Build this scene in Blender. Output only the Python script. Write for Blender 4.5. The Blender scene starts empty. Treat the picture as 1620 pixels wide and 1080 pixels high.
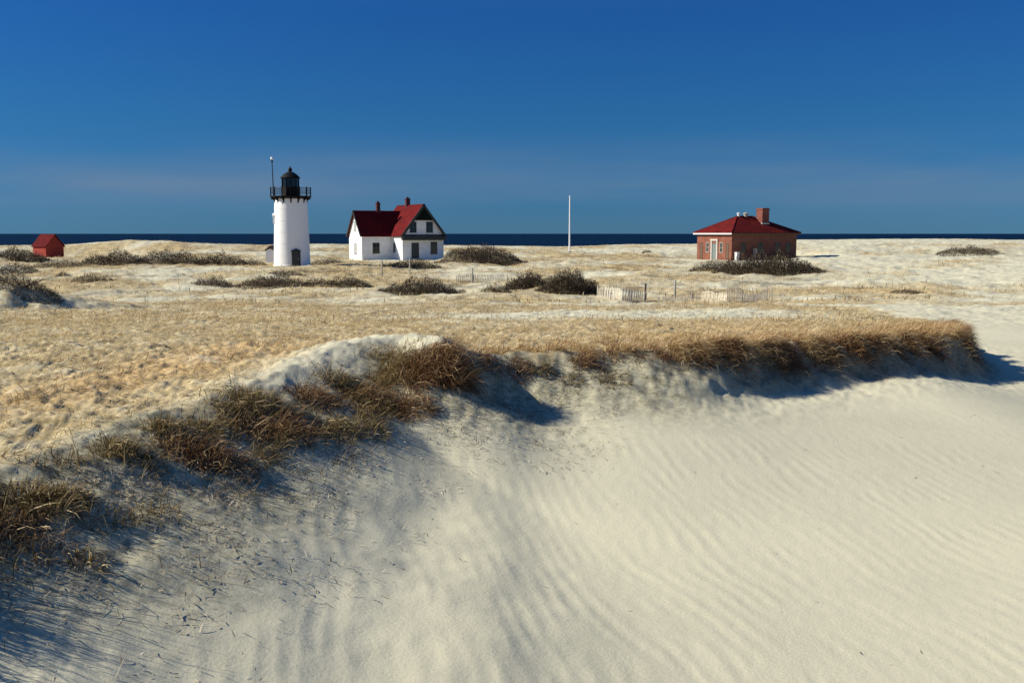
import bpy, math, random
import numpy as np
random.seed(7); RNG = np.random.default_rng(11)
S = bpy.context.scene
COL = S.collection
R = math.radians
F = 1575.0; PITCH = math.atan(170.5 / F); CZ = 8.5     # camera: focal in photo pixels, pitch, eye height above the sea
SUN_EL, SUN_AHEAD = 33.0, 1.0

# ------------------------------------------------------------------ noise
_P = np.random.default_rng(5).permutation(512)
_G = np.random.default_rng(6).uniform(0, 2 * np.pi, 512)
def pn(x, y, seed=0):
    x = np.asarray(x, float); y = np.asarray(y, float)
    xi = np.floor(x).astype(np.int64); yi = np.floor(y).astype(np.int64)
    xf = x - xi; yf = y - yi
    u = xf * xf * xf * (xf * (xf * 6 - 15) + 10); v = yf * yf * yf * (yf * (yf * 6 - 15) + 10)
    def g(ix, iy, dx, dy):
        h = _P[(_P[(ix + seed * 57) & 511] + iy * 3 + seed * 131) & 511]
        a = _G[h]
        return np.cos(a) * dx + np.sin(a) * dy
    n00 = g(xi, yi, xf, yf); n10 = g(xi + 1, yi, xf - 1, yf)
    n01 = g(xi, yi + 1, xf, yf - 1); n11 = g(xi + 1, yi + 1, xf - 1, yf - 1)
    a = n00 + u * (n10 - n00); b = n01 + u * (n11 - n01)
    return (a + v * (b - a)) * 1.5
def fbm(x, y, o=4, seed=0, gain=.5):
    s = 0; a = 1; n = 0
    for i in range(o):
        s = s + a * pn(x * 2 ** i + 13.7 * i, y * 2 ** i - 7.3 * i, seed + i); n += a; a *= gain
    return s / n
def ss(a, b, x):
    t = np.clip((x - a) / (b - a), 0, 1); return t * t * (3 - 2 * t)

# ------------------------------------------------------------------ photo pixel -> ray
def ray(px, py):
    cp, sp = math.cos(PITCH), math.sin(PITCH)
    a = px - 810; b = -(py - 540)
    d = np.array([a, F * cp + b * sp, -F * sp + b * cp]); return d / d[1]     # y component 1
def at_z(px, py, z):          # z relative to the eye
    d = ray(px, py); t = z / d[2]; return (d[0] * t, t)

# ------------------------------------------------------------------ terrain (heights relative to the eye)
RIMZ = -1.8
rim_px = [(0, 745), (130, 690), (250, 652), (400, 612), (500, 578), (575, 553), (635, 546), (678, 553), (708, 580),
          (748, 566), (850, 560), (930, 556), (1000, 556), (1100, 552), (1200, 543), (1300, 533), (1400, 527), (1480, 518), (1520, 513)]
RIM = [(-16., 0.), (-9., 2.2), (-5.6, 4.6)] + [at_z(x, y, RIMZ) for x, y in rim_px]
RIM += [(10.2, 22.8), (11.0, 26.), (12.8, 33.), (14.5, 42.), (16., 60.)]
RIM = np.array(RIM)
# smooth the polyline (Chaikin)
def chaikin(p, n=2):
    for _ in range(n):
        q = .75 * p[:-1] + .25 * p[1:]; r = .25 * p[:-1] + .75 * p[1:]
        p = np.vstack([p[:1], np.stack([q, r], 1).reshape(-1, 2), p[-1:]])
    return p
RIMS = chaikin(RIM, 1)
POLY = np.vstack([RIMS, [[16, 400], [-400, 400], [-400, 0]]])
def rim_dist(x, y):
    sh = np.broadcast(x, y).shape; x = np.ravel(x); y = np.ravel(y)
    best = np.full(x.shape, 1e9); 
    near = y < 75
    xn, yn = x[near], y[near]; bn = best[near]
    for (x0, y0), (x1, y1) in zip(RIMS[:-1], RIMS[1:]):
        dx, dy = x1 - x0, y1 - y0
        t = np.clip(((xn - x0) * dx + (yn - y0) * dy) / (dx * dx + dy * dy + 1e-9), 0, 1)
        bn = np.minimum(bn, np.hypot(xn - x0 - t * dx, yn - y0 - t * dy))
    best[near] = bn
    ins = np.zeros(x.shape, bool); n = len(POLY)
    for i in range(n):
        (x0, y0), (x1, y1) = POLY[i], POLY[(i + 1) % n]
        if y0 == y1: continue
        c = ((y0 > y) != (y1 > y)) & (x < (x1 - x0) * (y - y0) / (y1 - y0) + x0)
        ins ^= c
    best = np.where(best > 1e8, 60., best)
    return (np.where(ins, 1, -1) * best).reshape(sh)     # + on the grassy shelf, - in the sand bowl

CR_PX = np.array([-900, -200, 0, 100, 150, 210, 300, 420, 520, 700, 900, 1000, 1090, 1200, 1260, 1400, 1500, 1620, 2000, 2600])
CR_PY = np.array([390, 389, 389, 387, 384, 380, 384, 387, 386, 388, 390, 386.5, 386, 382, 379, 377.5, 378, 379.5, 381, 384])
PADS = []    # (x, y, z, r0, r1) flattened pads
BUMPS = []   # (x, y, rx, ry, h)
def H(x, y, detail=True, d=None):
    x = np.asarray(x, float); y = np.asarray(y, float)
    if d is None: d = rim_dist(x, y)
    far = np.interp(y, [-20, 0, 8, 16, 25, 40, 58, 75, 110, 139, 172, 200], [-1.7, -1.75, -1.8, -1.8, -2.25, -3.12, -4.2, -4.95, -4.95, -4.6, -4.5, -4.1])
    cpx = 810 + x / np.maximum(y, 5) * F
    crest = -(np.interp(cpx, CR_PX, CR_PY) - 369.5) / F * 232
    m = ss(168, 228, y)
    far = far * (1 - m) + crest * m
    # left side stays a little higher in the middle distance
    far = far + .5 * ss(-12, -45, x) * ss(60, 110, y) * (1 - ss(175, 215, y))
    far = far + .5 * ss(20, 60, x) * ss(70, 120, y) * (1 - ss(175, 215, y))
    # rolling hummocks
    hum = ss(38, 90, y) * (1 - .75 * ss(195, 228, y))
    far = far + hum * (.75 * fbm(x / 17., y / 17., 3, 3) + .42 * np.abs(fbm(x / 6., y / 6., 3, 8)) - .1)
    far = far + ss(20, 30, y) * .12 * fbm(x / 3.2, y / 3.2, 2, 12)
    # beyond the crest down to the sea
    far = far - 8.5 * ss(233, 300, y) - 2 * ss(300, 330, y)
    # berm of blown sand on the lip, left of the nose
    seg = ss(-3.9, -2.2, x) * (1 - ss(-1.2, -.6, x)) * ss(8, 12.5, y)
    berm = seg * .15 * np.exp(-((d - .15) / .8) ** 2)
    lump0 = .06 * fbm(x * .8, y * .8, 2, 21)
    plat = far + berm + lump0 * ss(6, 10, y)
    # bowl of bare sand
    fl = -3.05 + .80 * ss(8.5, 15.6, y) * np.exp(-((x - .6) / 4.6) ** 2) + (.52 - .34 * ss(6.5, 9.5, x)) * ss(3.0, 8, x) * ss(10, 17.5, y)
    fl = fl + .18 * ss(2, 8, x) * (1 - ss(6, 14, y))
    fl = fl + .03 * pn(x / 3.1, y / 4.5, 31)
    fl = fl - .12 * np.exp(-((x - .0) / 1.1) ** 2 - ((y - 13.0) / 1.3) ** 2)
    fl = np.minimum(fl, far + .05) * (1 - ss(24, 52, y)) + (far) * ss(24, 52, y)
    # slope width: long and soft on the left, short scarp on the right
    w = 3.9 + .5 * ss(10, 6, y) - 3.1 * ss(-1.8, .8, x) * ss(8, 14, y)
    w = w + .9 * ss(-1., 0, x) * (1 - ss(1.5, 3.5, x)) + .5 * np.exp(-((x - 3) / 1.) ** 2)
    w = w - 2.1 * np.exp(-((x + .5) / .8) ** 2 - ((y - 13.9) / 1.1) ** 2)
    w = w + 5 * ss(23, 45, y)
    edge = .16 * fbm(x * 1.1, y * 1.1, 3, 41) * ss(12, 9, y) + .28 * fbm(x * 1.2, y * 1.2, 3, 44) * ss(.5, 2, x)
    t = np.clip(-(d + edge) / w, 0, 1)
    prof = (1 - t) ** (1.35 + .35 * ss(-1, .6, x) - .2 * ss(10, 7, y))
    prof = np.where(d + edge > 0, 1, prof)
    z = fl + (plat - fl) * prof
    # old blowout lip on the far left, steep on its right-hand side
    c = (x + 23.) * .82 - (y - 45.) * .57; a = (x + 23.) * .57 + (y - 45.) * .82 + .8 * pn(x / 3, y / 3, 151)
    h = 1.35 * (1 - ss(-3, 9, a)) * ss(-14, -6, a); h2 = 1.0 * np.exp(-((a - 9) / 3.5) ** 2)
    z = z + h * np.where(c < 0, np.exp(-(c / 4.5) ** 2), 1 - ss(0, 3.4, c + .5 * pn(x, y, 153)))
    for (bx, by, rx, ry, h) in BUMPS:
        z = z + h * np.exp(-((x - bx) / rx) ** 2 - ((y - by) / ry) ** 2)
    for (bx, by, bz, r0, r1) in PADS:
        k = 1 - ss(r0, r1, np.hypot(x - bx, y - by)); z = z * (1 - k) + bz * k
    if detail:
        g = ss(-.5, .6, d) * (1 - ss(60, 90, y))
        near = 1 - ss(25, 45, y)
        z = z + g * near * (.085 * fbm(x * 3.4, y * 3.4, 3, 51, .6) + .022 * pn(x * 13, y * 13, 55))
        z = z + ss(25, 40, y) * (1 - ss(215, 228, y)) * (.16 * fbm(x * .9, y * .9, 4, 61, .6) + .10 * ss(60, 100, y) * pn(x * .5, y * .5, 66))
        # littered slope is knobbly
        sl = ss(-2.6, -.6, d) * (1 - ss(-.2, .3, d)) * (1 - ss(22, 30, y))
        z = z + sl * (.034 * fbm(x * 6, y * 6, 3, 71) + .04 * fbm(x * 2, y * 2, 2, 75))
        # wind ripples on the open sand
        r = ss(-.8, -2.4, d) * (1 - ss(18, 26, y))
        u = x * .975 + y * .22 + .16 * pn(x * .7, y * .5, 81) + .035 * pn(x * 3, y * 2.0, 82)
        am = .6 + .4 * ss(-.35, .35, pn(x * .55 + 3, y * .4, 87)); br = ss(-.55, .3, pn(u * 2.0, y * 1.5, 83))
        rip = np.sin(u * 2 * np.pi / .175 + 1.5 * pn(x * 1.4, y * .8, 85))
        z = z + r * am * (.0025 * br * (rip + .3 * rip * rip) + .0022 * pn(u * 3.5, y * .6, 88)) * (1 - .6 * ss(12, 18, y))
        z = z + (1 - g) * (1 - ss(20, 30, y)) * .002 * pn(x * 9, y * 9, 89)
    return z
def hit(px, py, y0=3.0, y1=260.0):
    d = ray(px, py); t = np.exp(np.linspace(math.log(y0), math.log(y1), 2500))
    zz = H(d[0] * t, t, False); k = np.argmax(zz >= d[2] * t)
    if not (zz[k] >= d[2] * t[k]): k = len(t) - 1
    return float(d[0] * t[k]), float(t[k])
def g3(x, y, dz=0):
    return (x, y, float(H(np.array([x]), np.array([y]))[0]) + CZ + dz)

# building pads  (px, distance, ground pixel row)
def padpt(px, Y, py):
    d = ray(px, py); return d[0] * Y, Y, d[2] * Y
LH = padpt(462.5, 139, 420.5); HS = padpt(573, 172, 411); BR = padpt(1157, 170, 411.5); SH = padpt(73, 186, 408.5)
OI = padpt(428, 146, 418)
PADS += [(LH[0], LH[1], LH[2] - .05, 4, 9), (HS[0] + 6, HS[1] + 4, HS[2] - .05, 10, 17), (BR[0] + 3, BR[1] + 8, BR[2] - .05, 12, 19),
         (SH[0] + 1, SH[1] - 3, SH[2] - .1, 9, 24)]
# middle-distance dune mounds
def bump_at(px, py, Y, rx, ry, h):
    d = ray(px, py); BUMPS.append((d[0] * Y, Y, rx, ry, h))
BUMPS.append((-1.5, 14.4, 1.1, .8, .16)); BUMPS.append((-1.05, 13.9, .5, .6, .14))
bump_at(760, 415, 160, 7, 5, 1.3)
bump_at(1540, 395, 190, 9, 5, .8)
bump_at(240, 400, 205, 16, 10, .9)
bump_at(-10, 400, 150, 6, 5, .4)
bump_at(640, 470, 86, 5, 3, .5)
bump_at(900, 455, 84, 4.5, 3, .5)
bump_at(1350, 470, 40, 9, 3.5, .15)

# ------------------------------------------------------------------ mesh building
def link(o, parent=None):
    COL.objects.link(o)
    if parent is not None: o.parent = parent
    return o
def np_mesh(name, V, faces_flat, sizes, smooth=False):
    me = bpy.data.meshes.new(name); nv = len(V); nf = len(sizes); nl = len(faces_flat)
    me.vertices.add(nv); me.vertices.foreach_set('co', np.asarray(V, np.float32).ravel())
    me.loops.add(nl); me.loops.foreach_set('vertex_index', np.asarray(faces_flat, np.int32))
    me.polygons.add(nf); st = np.concatenate([[0], np.cumsum(sizes)[:-1]]).astype(np.int32)
    me.polygons.foreach_set('loop_start', st)
    if smooth: me.polygons.foreach_set('use_smooth', np.ones(nf, bool))
    me.update(calc_edges=True); me.validate()
    return me
def attr(me, name, vals):
    a = me.attributes.new(name, 'FLOAT', 'POINT'); a.data.foreach_set('value', np.asarray(vals, np.float32))
def tag(o, label=None, cat=None, group=None, kind=None):
    for k, v in (('label', label), ('category', cat), ('group', group), ('kind', kind)):
        if v: o[k] = v
    return o
def empty(name, loc, rz=0):
    o = bpy.data.objects.new(name, None); o.empty_display_size = .3; COL.objects.link(o); o.location = loc; o.rotation_euler = (0, 0, rz); return o

class MB:
    def __init__(s): s.v = []; s.f = []; s.sm = []
    def add(s, v, f, smooth=False):
        n = len(s.v); s.v += [tuple(p) for p in v]; s.f += [tuple(i + n for i in q) for q in f]; s.sm += [smooth] * len(f); return s
    def box(s, x0, x1, y0, y1, z0, z1, b=0.0):
        v = [(x0, y0, z0), (x1, y0, z0), (x1, y1, z0), (x0, y1, z0), (x0, y0, z1), (x1, y0, z1), (x1, y1, z1), (x0, y1, z1)]
        return s.add(v, [(0, 3, 2, 1), (4, 5, 6, 7), (0, 1, 5, 4), (1, 2, 6, 5), (2, 3, 7, 6), (3, 0, 4, 7)])
    def prism(s, poly, vec):     # poly: ccw list of 3-D points, extruded by vec
        n = len(poly); v = list(poly) + [tuple(a + b for a, b in zip(p, vec)) for p in poly]
        return s.add(v, [tuple(range(n))[::-1], tuple(range(n, 2 * n))] + [(i, (i + 1) % n, n + (i + 1) % n, n + i) for i in range(n)])
    def lathe(s, prof, n=32, cx=0, cy=0, smooth=True, rot=0):
        v = []; f = []
        for (r, z) in prof:
            for i in range(n):
                a = 2 * math.pi * i / n + rot; v.append((cx + r * math.cos(a), cy + r * math.sin(a), z))
        for k in range(len(prof) - 1):
            for i in range(n):
                j = (i + 1) % n; f.append((k * n + i, k * n + j, (k + 1) * n + j, (k + 1) * n + i))
        f.append(tuple(range(n))[::-1]); f.append(tuple(range((len(prof) - 1) * n, len(prof) * n)))
        return s.add(v, f, smooth)
    def tube(s, p, q, r, n=8, r2=None):
        p = np.array(p, float); q = np.array(q, float); d = q - p; L = np.linalg.norm(d); d /= L
        a = np.cross(d, [0, 0, 1.]); 
        if np.linalg.norm(a) < 1e-3: a = np.array([1., 0, 0])
        a /= np.linalg.norm(a); b = np.cross(d, a); r2 = r if r2 is None else r2; v = []
        for c, rr in ((p, r), (q, r2)):
            for i in range(n):
                t = 2 * math.pi * i / n; v.append(c + rr * (math.cos(t) * a + math.sin(t) * b))
        return s.add(v, [(i, (i + 1) % n, n + (i + 1) % n, n + i) for i in range(n)] + [tuple(range(n))[::-1], tuple(range(n, 2 * n))], True)
    def ring(s, R0, z, r, n=40, m=6, cx=0, cy=0):
        v = []; f = []
        for i in range(n):
            a = 2 * math.pi * i / n
            for j in range(m):
                b = 2 * math.pi * j / m; q = R0 + r * math.cos(b); v.append((cx + q * math.cos(a), cy + q * math.sin(a), z + r * math.sin(b)))
        for i in range(n):
            for j in range(m):
                f.append((i * m + j, ((i + 1) % n) * m + j, ((i + 1) % n) * m + (j + 1) % m, i * m + (j + 1) % m))
        return s.add(v, f, True)
    def build(s, name, mat, parent=None, bevel=0):
        me = bpy.data.meshes.new(name); me.from_pydata(s.v, [], s.f); me.update()
        me.polygons.foreach_set('use_smooth', s.sm); me.materials.append(mat)
        import bmesh
        bm = bmesh.new(); bm.from_mesh(me); bmesh.ops.recalc_face_normals(bm, faces=bm.faces); bm.to_mesh(me); bm.free()
        if any(s.sm):
            try: me.set_sharp_from_angle(angle=R(40))
            except Exception: pass
        o = link(bpy.data.objects.new(name, me), parent)
        if bevel:
            m = o.modifiers.new('bevel', 'BEVEL'); m.width = bevel; m.segments = 2; m.limit_method = 'ANGLE'
        return o

# ------------------------------------------------------------------ materials
def mat(name):
    m = bpy.data.materials.new(name); m.use_nodes = True; nt = m.node_tree; return m, nt, nt.nodes['Principled BSDF']
def N(nt, typ, **kw):
    n = nt.nodes.new(typ)
    for k, v in kw.items():
        if k in ('inp',): 
            for a, b in v.items(): n.inputs[a].default_value = b
        else: setattr(n, k, v)
    return n
def ramp(nt, stops):
    r = nt.nodes.new('ShaderNodeValToRGB'); e = r.color_ramp.elements
    while len(e) > 1: e.remove(e[-1])
    e[0].position = stops[0][0]; e[0].color = (*stops[0][1], 1)
    for p, c in stops[1:]:
        x = e.new(p); x.color = (*c, 1)
    return r
def paint(name, c, rough=.6, var=.12, scale=3., bump=.0, c2=None, stretch=(1, 1, 1), bscale=20):
    m, nt, b = mat(name); L = nt.links.new
    tc = N(nt, 'ShaderNodeTexCoord'); mp = N(nt, 'ShaderNodeMapping'); mp.inputs['Scale'].default_value = stretch
    no = N(nt, 'ShaderNodeTexNoise', inp={'Scale': scale, 'Detail': 6., 'Roughness': .6})
    L(tc.outputs['Object'], mp.inputs[0]); L(mp.outputs[0], no.inputs['Vector'])
    d = c2 or tuple(v * (1 - var) for v in c)
    r = ramp(nt, [(.35, d), (.62, c)]); L(no.outputs['Fac'], r.inputs[0]); L(r.outputs[0], b.inputs['Base Color'])
    b.inputs['Roughness'].default_value = rough
    if bump:
        n2 = N(nt, 'ShaderNodeTexNoise', inp={'Scale': float(bscale), 'Detail': 4.}); L(mp.outputs[0], n2.inputs['Vector'])
        bp = N(nt, 'ShaderNodeBump', inp={'Strength': bump, 'Distance': .03}); L(n2.outputs['Fac'], bp.inputs['Height']); L(bp.outputs[0], b.inputs['Normal'])
    return m
def siding(name, c, pitch=.16):
    m, nt, b = mat(name); L = nt.links.new
    tc = N(nt, 'ShaderNodeTexCoord'); w = N(nt, 'ShaderNodeTexWave', wave_type='BANDS', bands_direction='Z', wave_profile='SAW', inp={'Scale': 1 / pitch / 6.283 * 3.1416 / 1.0, 'Distortion': 0.})
    L(tc.outputs['Object'], w.inputs[0]); bp = N(nt, 'ShaderNodeBump', inp={'Strength': .5, 'Distance': .02}); L(w.outputs['Fac'], bp.inputs['Height']); L(bp.outputs[0], b.inputs['Normal'])
    no = N(nt, 'ShaderNodeTexNoise', inp={'Scale': 1.3, 'Detail': 6.}); L(tc.outputs['Object'], no.inputs['Vector'])
    r = ramp(nt, [(.3, tuple(v * .88 for v in c)), (.6, c)]); L(no.outputs['Fac'], r.inputs[0]); L(r.outputs[0], b.inputs['Base Color']); b.inputs['Roughness'].default_value = .6
    return m
def shingle(name, c, c2):
    m, nt, b = mat(name); L = nt.links.new
    tc = N(nt, 'ShaderNodeTexCoord'); mp = N(nt, 'ShaderNodeMapping'); L(tc.outputs['Object'], mp.inputs[0])
    vo = N(nt, 'ShaderNodeTexVoronoi', inp={'Scale': 4.}); L(mp.outputs[0], vo.inputs['Vector'])
    no = N(nt, 'ShaderNodeTexNoise', inp={'Scale': .9, 'Detail': 7.}); L(mp.outputs[0], no.inputs['Vector'])
    mx = N(nt, 'ShaderNodeMix', data_type='RGBA'); r = ramp(nt, [(.3, c2), (.65, c)]); L(no.outputs['Fac'], r.inputs[0])
    bw = N(nt, 'ShaderNodeRGBToBW'); L(vo.outputs['Color'], bw.inputs[0])
    mm = N(nt, 'ShaderNodeMath', operation='MULTIPLY'); mm.inputs[1].default_value = .45; L(bw.outputs[0], mm.inputs[0]); L(mm.outputs[0], mx.inputs['Factor'])
    L(r.outputs[0], mx.inputs['A']); mx.inputs['B'].default_value = (*c2, 1); L(mx.outputs['Result'], b.inputs['Base Color'])
    w = N(nt, 'ShaderNodeTexWave', wave_type='BANDS', bands_direction='Z', wave_profile='SAW', inp={'Scale': 2.2, 'Distortion': .6}); L(mp.outputs[0], w.inputs[0])
    bp = N(nt, 'ShaderNodeBump', inp={'Strength': .6, 'Distance': .03}); L(w.outputs['Fac'], bp.inputs['Height']); L(bp.outputs[0], b.inputs['Normal']); b.inputs['Roughness'].default_value = .9; b.inputs['Specular IOR Level'].default_value = .05
    return m
def brick(name, c1, c2, cm):
    m, nt, b = mat(name); L = nt.links.new
    tc = N(nt, 'ShaderNodeTexCoord'); sx = N(nt, 'ShaderNodeSeparateXYZ'); L(tc.outputs['Object'], sx.inputs[0])
    ad = N(nt, 'ShaderNodeMath', operation='ADD'); L(sx.outputs[0], ad.inputs[0]); L(sx.outputs[1], ad.inputs[1])
    cb = N(nt, 'ShaderNodeCombineXYZ'); L(ad.outputs[0], cb.inputs[0]); L(sx.outputs[2], cb.inputs[1])
    bt = N(nt, 'ShaderNodeTexBrick', inp={'Scale': 1., 'Brick Width': .23, 'Row Height': .075, 'Mortar Size': .008, 'Color1': (*c1, 1), 'Color2': (*c2, 1), 'Mortar': (*cm, 1)}); L(cb.outputs[0], bt.inputs['Vector'])
    no = N(nt, 'ShaderNodeTexNoise', inp={'Scale': .8, 'Detail': 6.}); L(tc.outputs['Object'], no.inputs['Vector'])
    mx = N(nt, 'ShaderNodeMix', data_type='RGBA', blend_type='MULTIPLY'); r = ramp(nt, [(.3, (.72, .7, .7)), (.65, (1, 1, 1))]); L(no.outputs['Fac'], r.inputs[0])
    mx.inputs['Factor'].default_value = 1; L(bt.outputs['Color'], mx.inputs['A']); L(r.outputs[0], mx.inputs['B']); L(mx.outputs['Result'], b.inputs['Base Color']); b.inputs['Roughness'].default_value = .9; b.inputs['Specular IOR Level'].default_value = .08
    return m
def bladem(name, stops, trans=.25):
    m, nt, b = mat(name); L = nt.links.new
    a = N(nt, 'ShaderNodeAttribute', attribute_name='tint'); r = ramp(nt, stops); L(a.outputs['Fac'], r.inputs[0])
    L(r.outputs[0], b.inputs['Base Color']); b.inputs['Roughness'].default_value = .7; b.inputs['Specular IOR Level'].default_value = .2
    t = N(nt, 'ShaderNodeBsdfTranslucent'); L(r.outputs[0], t.inputs[0]); mx = N(nt, 'ShaderNodeMixShader'); mx.inputs[0].default_value = trans
    L(b.outputs[0], mx.inputs[1]); L(t.outputs[0], mx.inputs[2]); L(mx.outputs[0], nt.nodes['Material Output'].inputs[0]); return m

M = {}
M['white'] = paint('white_paint', (.86, .87, .87), .45, .06, 1.2, .12, stretch=(1, 1, .35))
M['white'].node_tree.nodes['Principled BSDF'].inputs['Specular IOR Level'].default_value = .2
M['siding'] = siding('white_clapboard', (.85, .86, .86))
M['trim'] = paint('white_trim', (.78, .78, .76), .5, .1)
M['black'] = paint('black_iron_paint', (.007, .007, .008), .6, .4, 5)
M['redroof'] = shingle('red_shingle', (.15, .011, .012), (.065, .009, .010))
M['redroof2'] = shingle('weathered_red_shingle', (.155, .014, .012), (.075, .010, .010))
M['darkshingle'] = shingle('dark_green_shingle', (.010, .016, .013), (.006, .009, .008))
M['darktrim'] = paint('dark_green_trim', (.012, .02, .018), .5, .3)
M['black'].node_tree.nodes['Principled BSDF'].inputs['Specular IOR Level'].default_value = .15
M['paletrim'] = paint('faded_trim', (.50, .47, .43), .7, .2)
M['sash'] = paint('grey_sash', (.16, .17, .17), .6, .2)
M['darkchim'] = brick('shaded_chimney_brick', (.10, .032, .035), (.07, .022, .026), (.09, .06, .06))  # house chimneys: shade painted in as a darker brick colour
M['brick'] = brick('red_brick', (.27, .088, .055), (.19, .060, .04), (.24, .16, .12))
M['chimbrick'] = brick('chimney_brick', (.24, .07, .05), (.17, .05, .035), (.24, .15, .12))
M['redwood'] = siding('red_shed_boards', (.30, .045, .032), .2); M['redwood'].node_tree.nodes['Principled BSDF'].inputs['Specular IOR Level'].default_value = .08
M['glass'], _nt, _b = mat('window_glass'); _b.inputs['Base Color'].default_value = (.01, .013, .018, 1); _b.inputs['Roughness'].default_value = .12
_n = N(_nt, 'ShaderNodeTexNoise', inp={'Scale': 2.}); _bp = N(_nt, 'ShaderNodeBump', inp={'Strength': .05}); _nt.links.new(_n.outputs['Fac'], _bp.inputs['Height']); _nt.links.new(_bp.outputs[0], _b.inputs['Normal'])
M['greywin'] = paint('drawn_blind', (.45, .46, .45), .7, .15)
M['door'] = paint('dark_door_paint', (.03, .035, .04), .5, .3)
M['tealdoor'] = paint('weathered_teal_door', (.16, .20, .19), .6, .3)
M['brownroof'] = paint('brown_shingle', (.13, .075, .05), .8, .4, 6, .3)
M['woodgrey'] = paint('weathered_wood', (.42, .39, .34), .85, .35, 9, .3, stretch=(1, 1, .3))
M['postgrey'] = paint('grey_post', (.42, .38, .31), .85, .35, 9)
M['slat'] = paint('bleached_slats', (.64, .59, .48), .85, .25, 6, stretch=(1, 1, .3))
M['rust'] = paint('rusty_post', (.10, .08, .07), .8, .4, 9)
M['lampwhite'] = paint('white_lens', (.85, .87, .9), .3, .05)
M['twig'] = bladem('brown_twig', [(0, (.035, .026, .02)), (.5, (.085, .062, .045)), (1, (.17, .125, .085))], .1)
M['twigdark'] = bladem('dark_twig', [(0, (.030, .023, .015)), (.5, (.095, .070, .045)), (1, (.22, .165, .105))], .1)
M['straw'] = bladem('straw_grass', [(0, (.17, .09, .035)), (.3, (.34, .21, .09)), (.6, (.52, .37, .18)), (1, (.72, .58, .36))], .3)
M['field'] = bladem('matted_grass', [(0, (.12, .08, .038)), (.3, (.33, .235, .115)), (.6, (.52, .405, .215)), (1, (.72, .62, .41))], .3)
M['rustgrass'] = bladem('rust_grass', [(0, (.05, .024, .012)), (.35, (.17, .08, .035)), (.7, (.36, .22, .10)), (1, (.68, .53, .32))], .25)
M['olivegrass'] = bladem('olive_grass', [(0, (.045, .032, .012)), (.35, (.15, .105, .04)), (.7, (.36, .26, .115)), (1, (.66, .54, .32))], .25)
M['litter'] = bladem('dry_litter', [(0, (.09, .07, .05)), (.4, (.26, .21, .15)), (.8, (.45, .38, .28)), (1, (.62, .56, .46))], .1)

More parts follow.
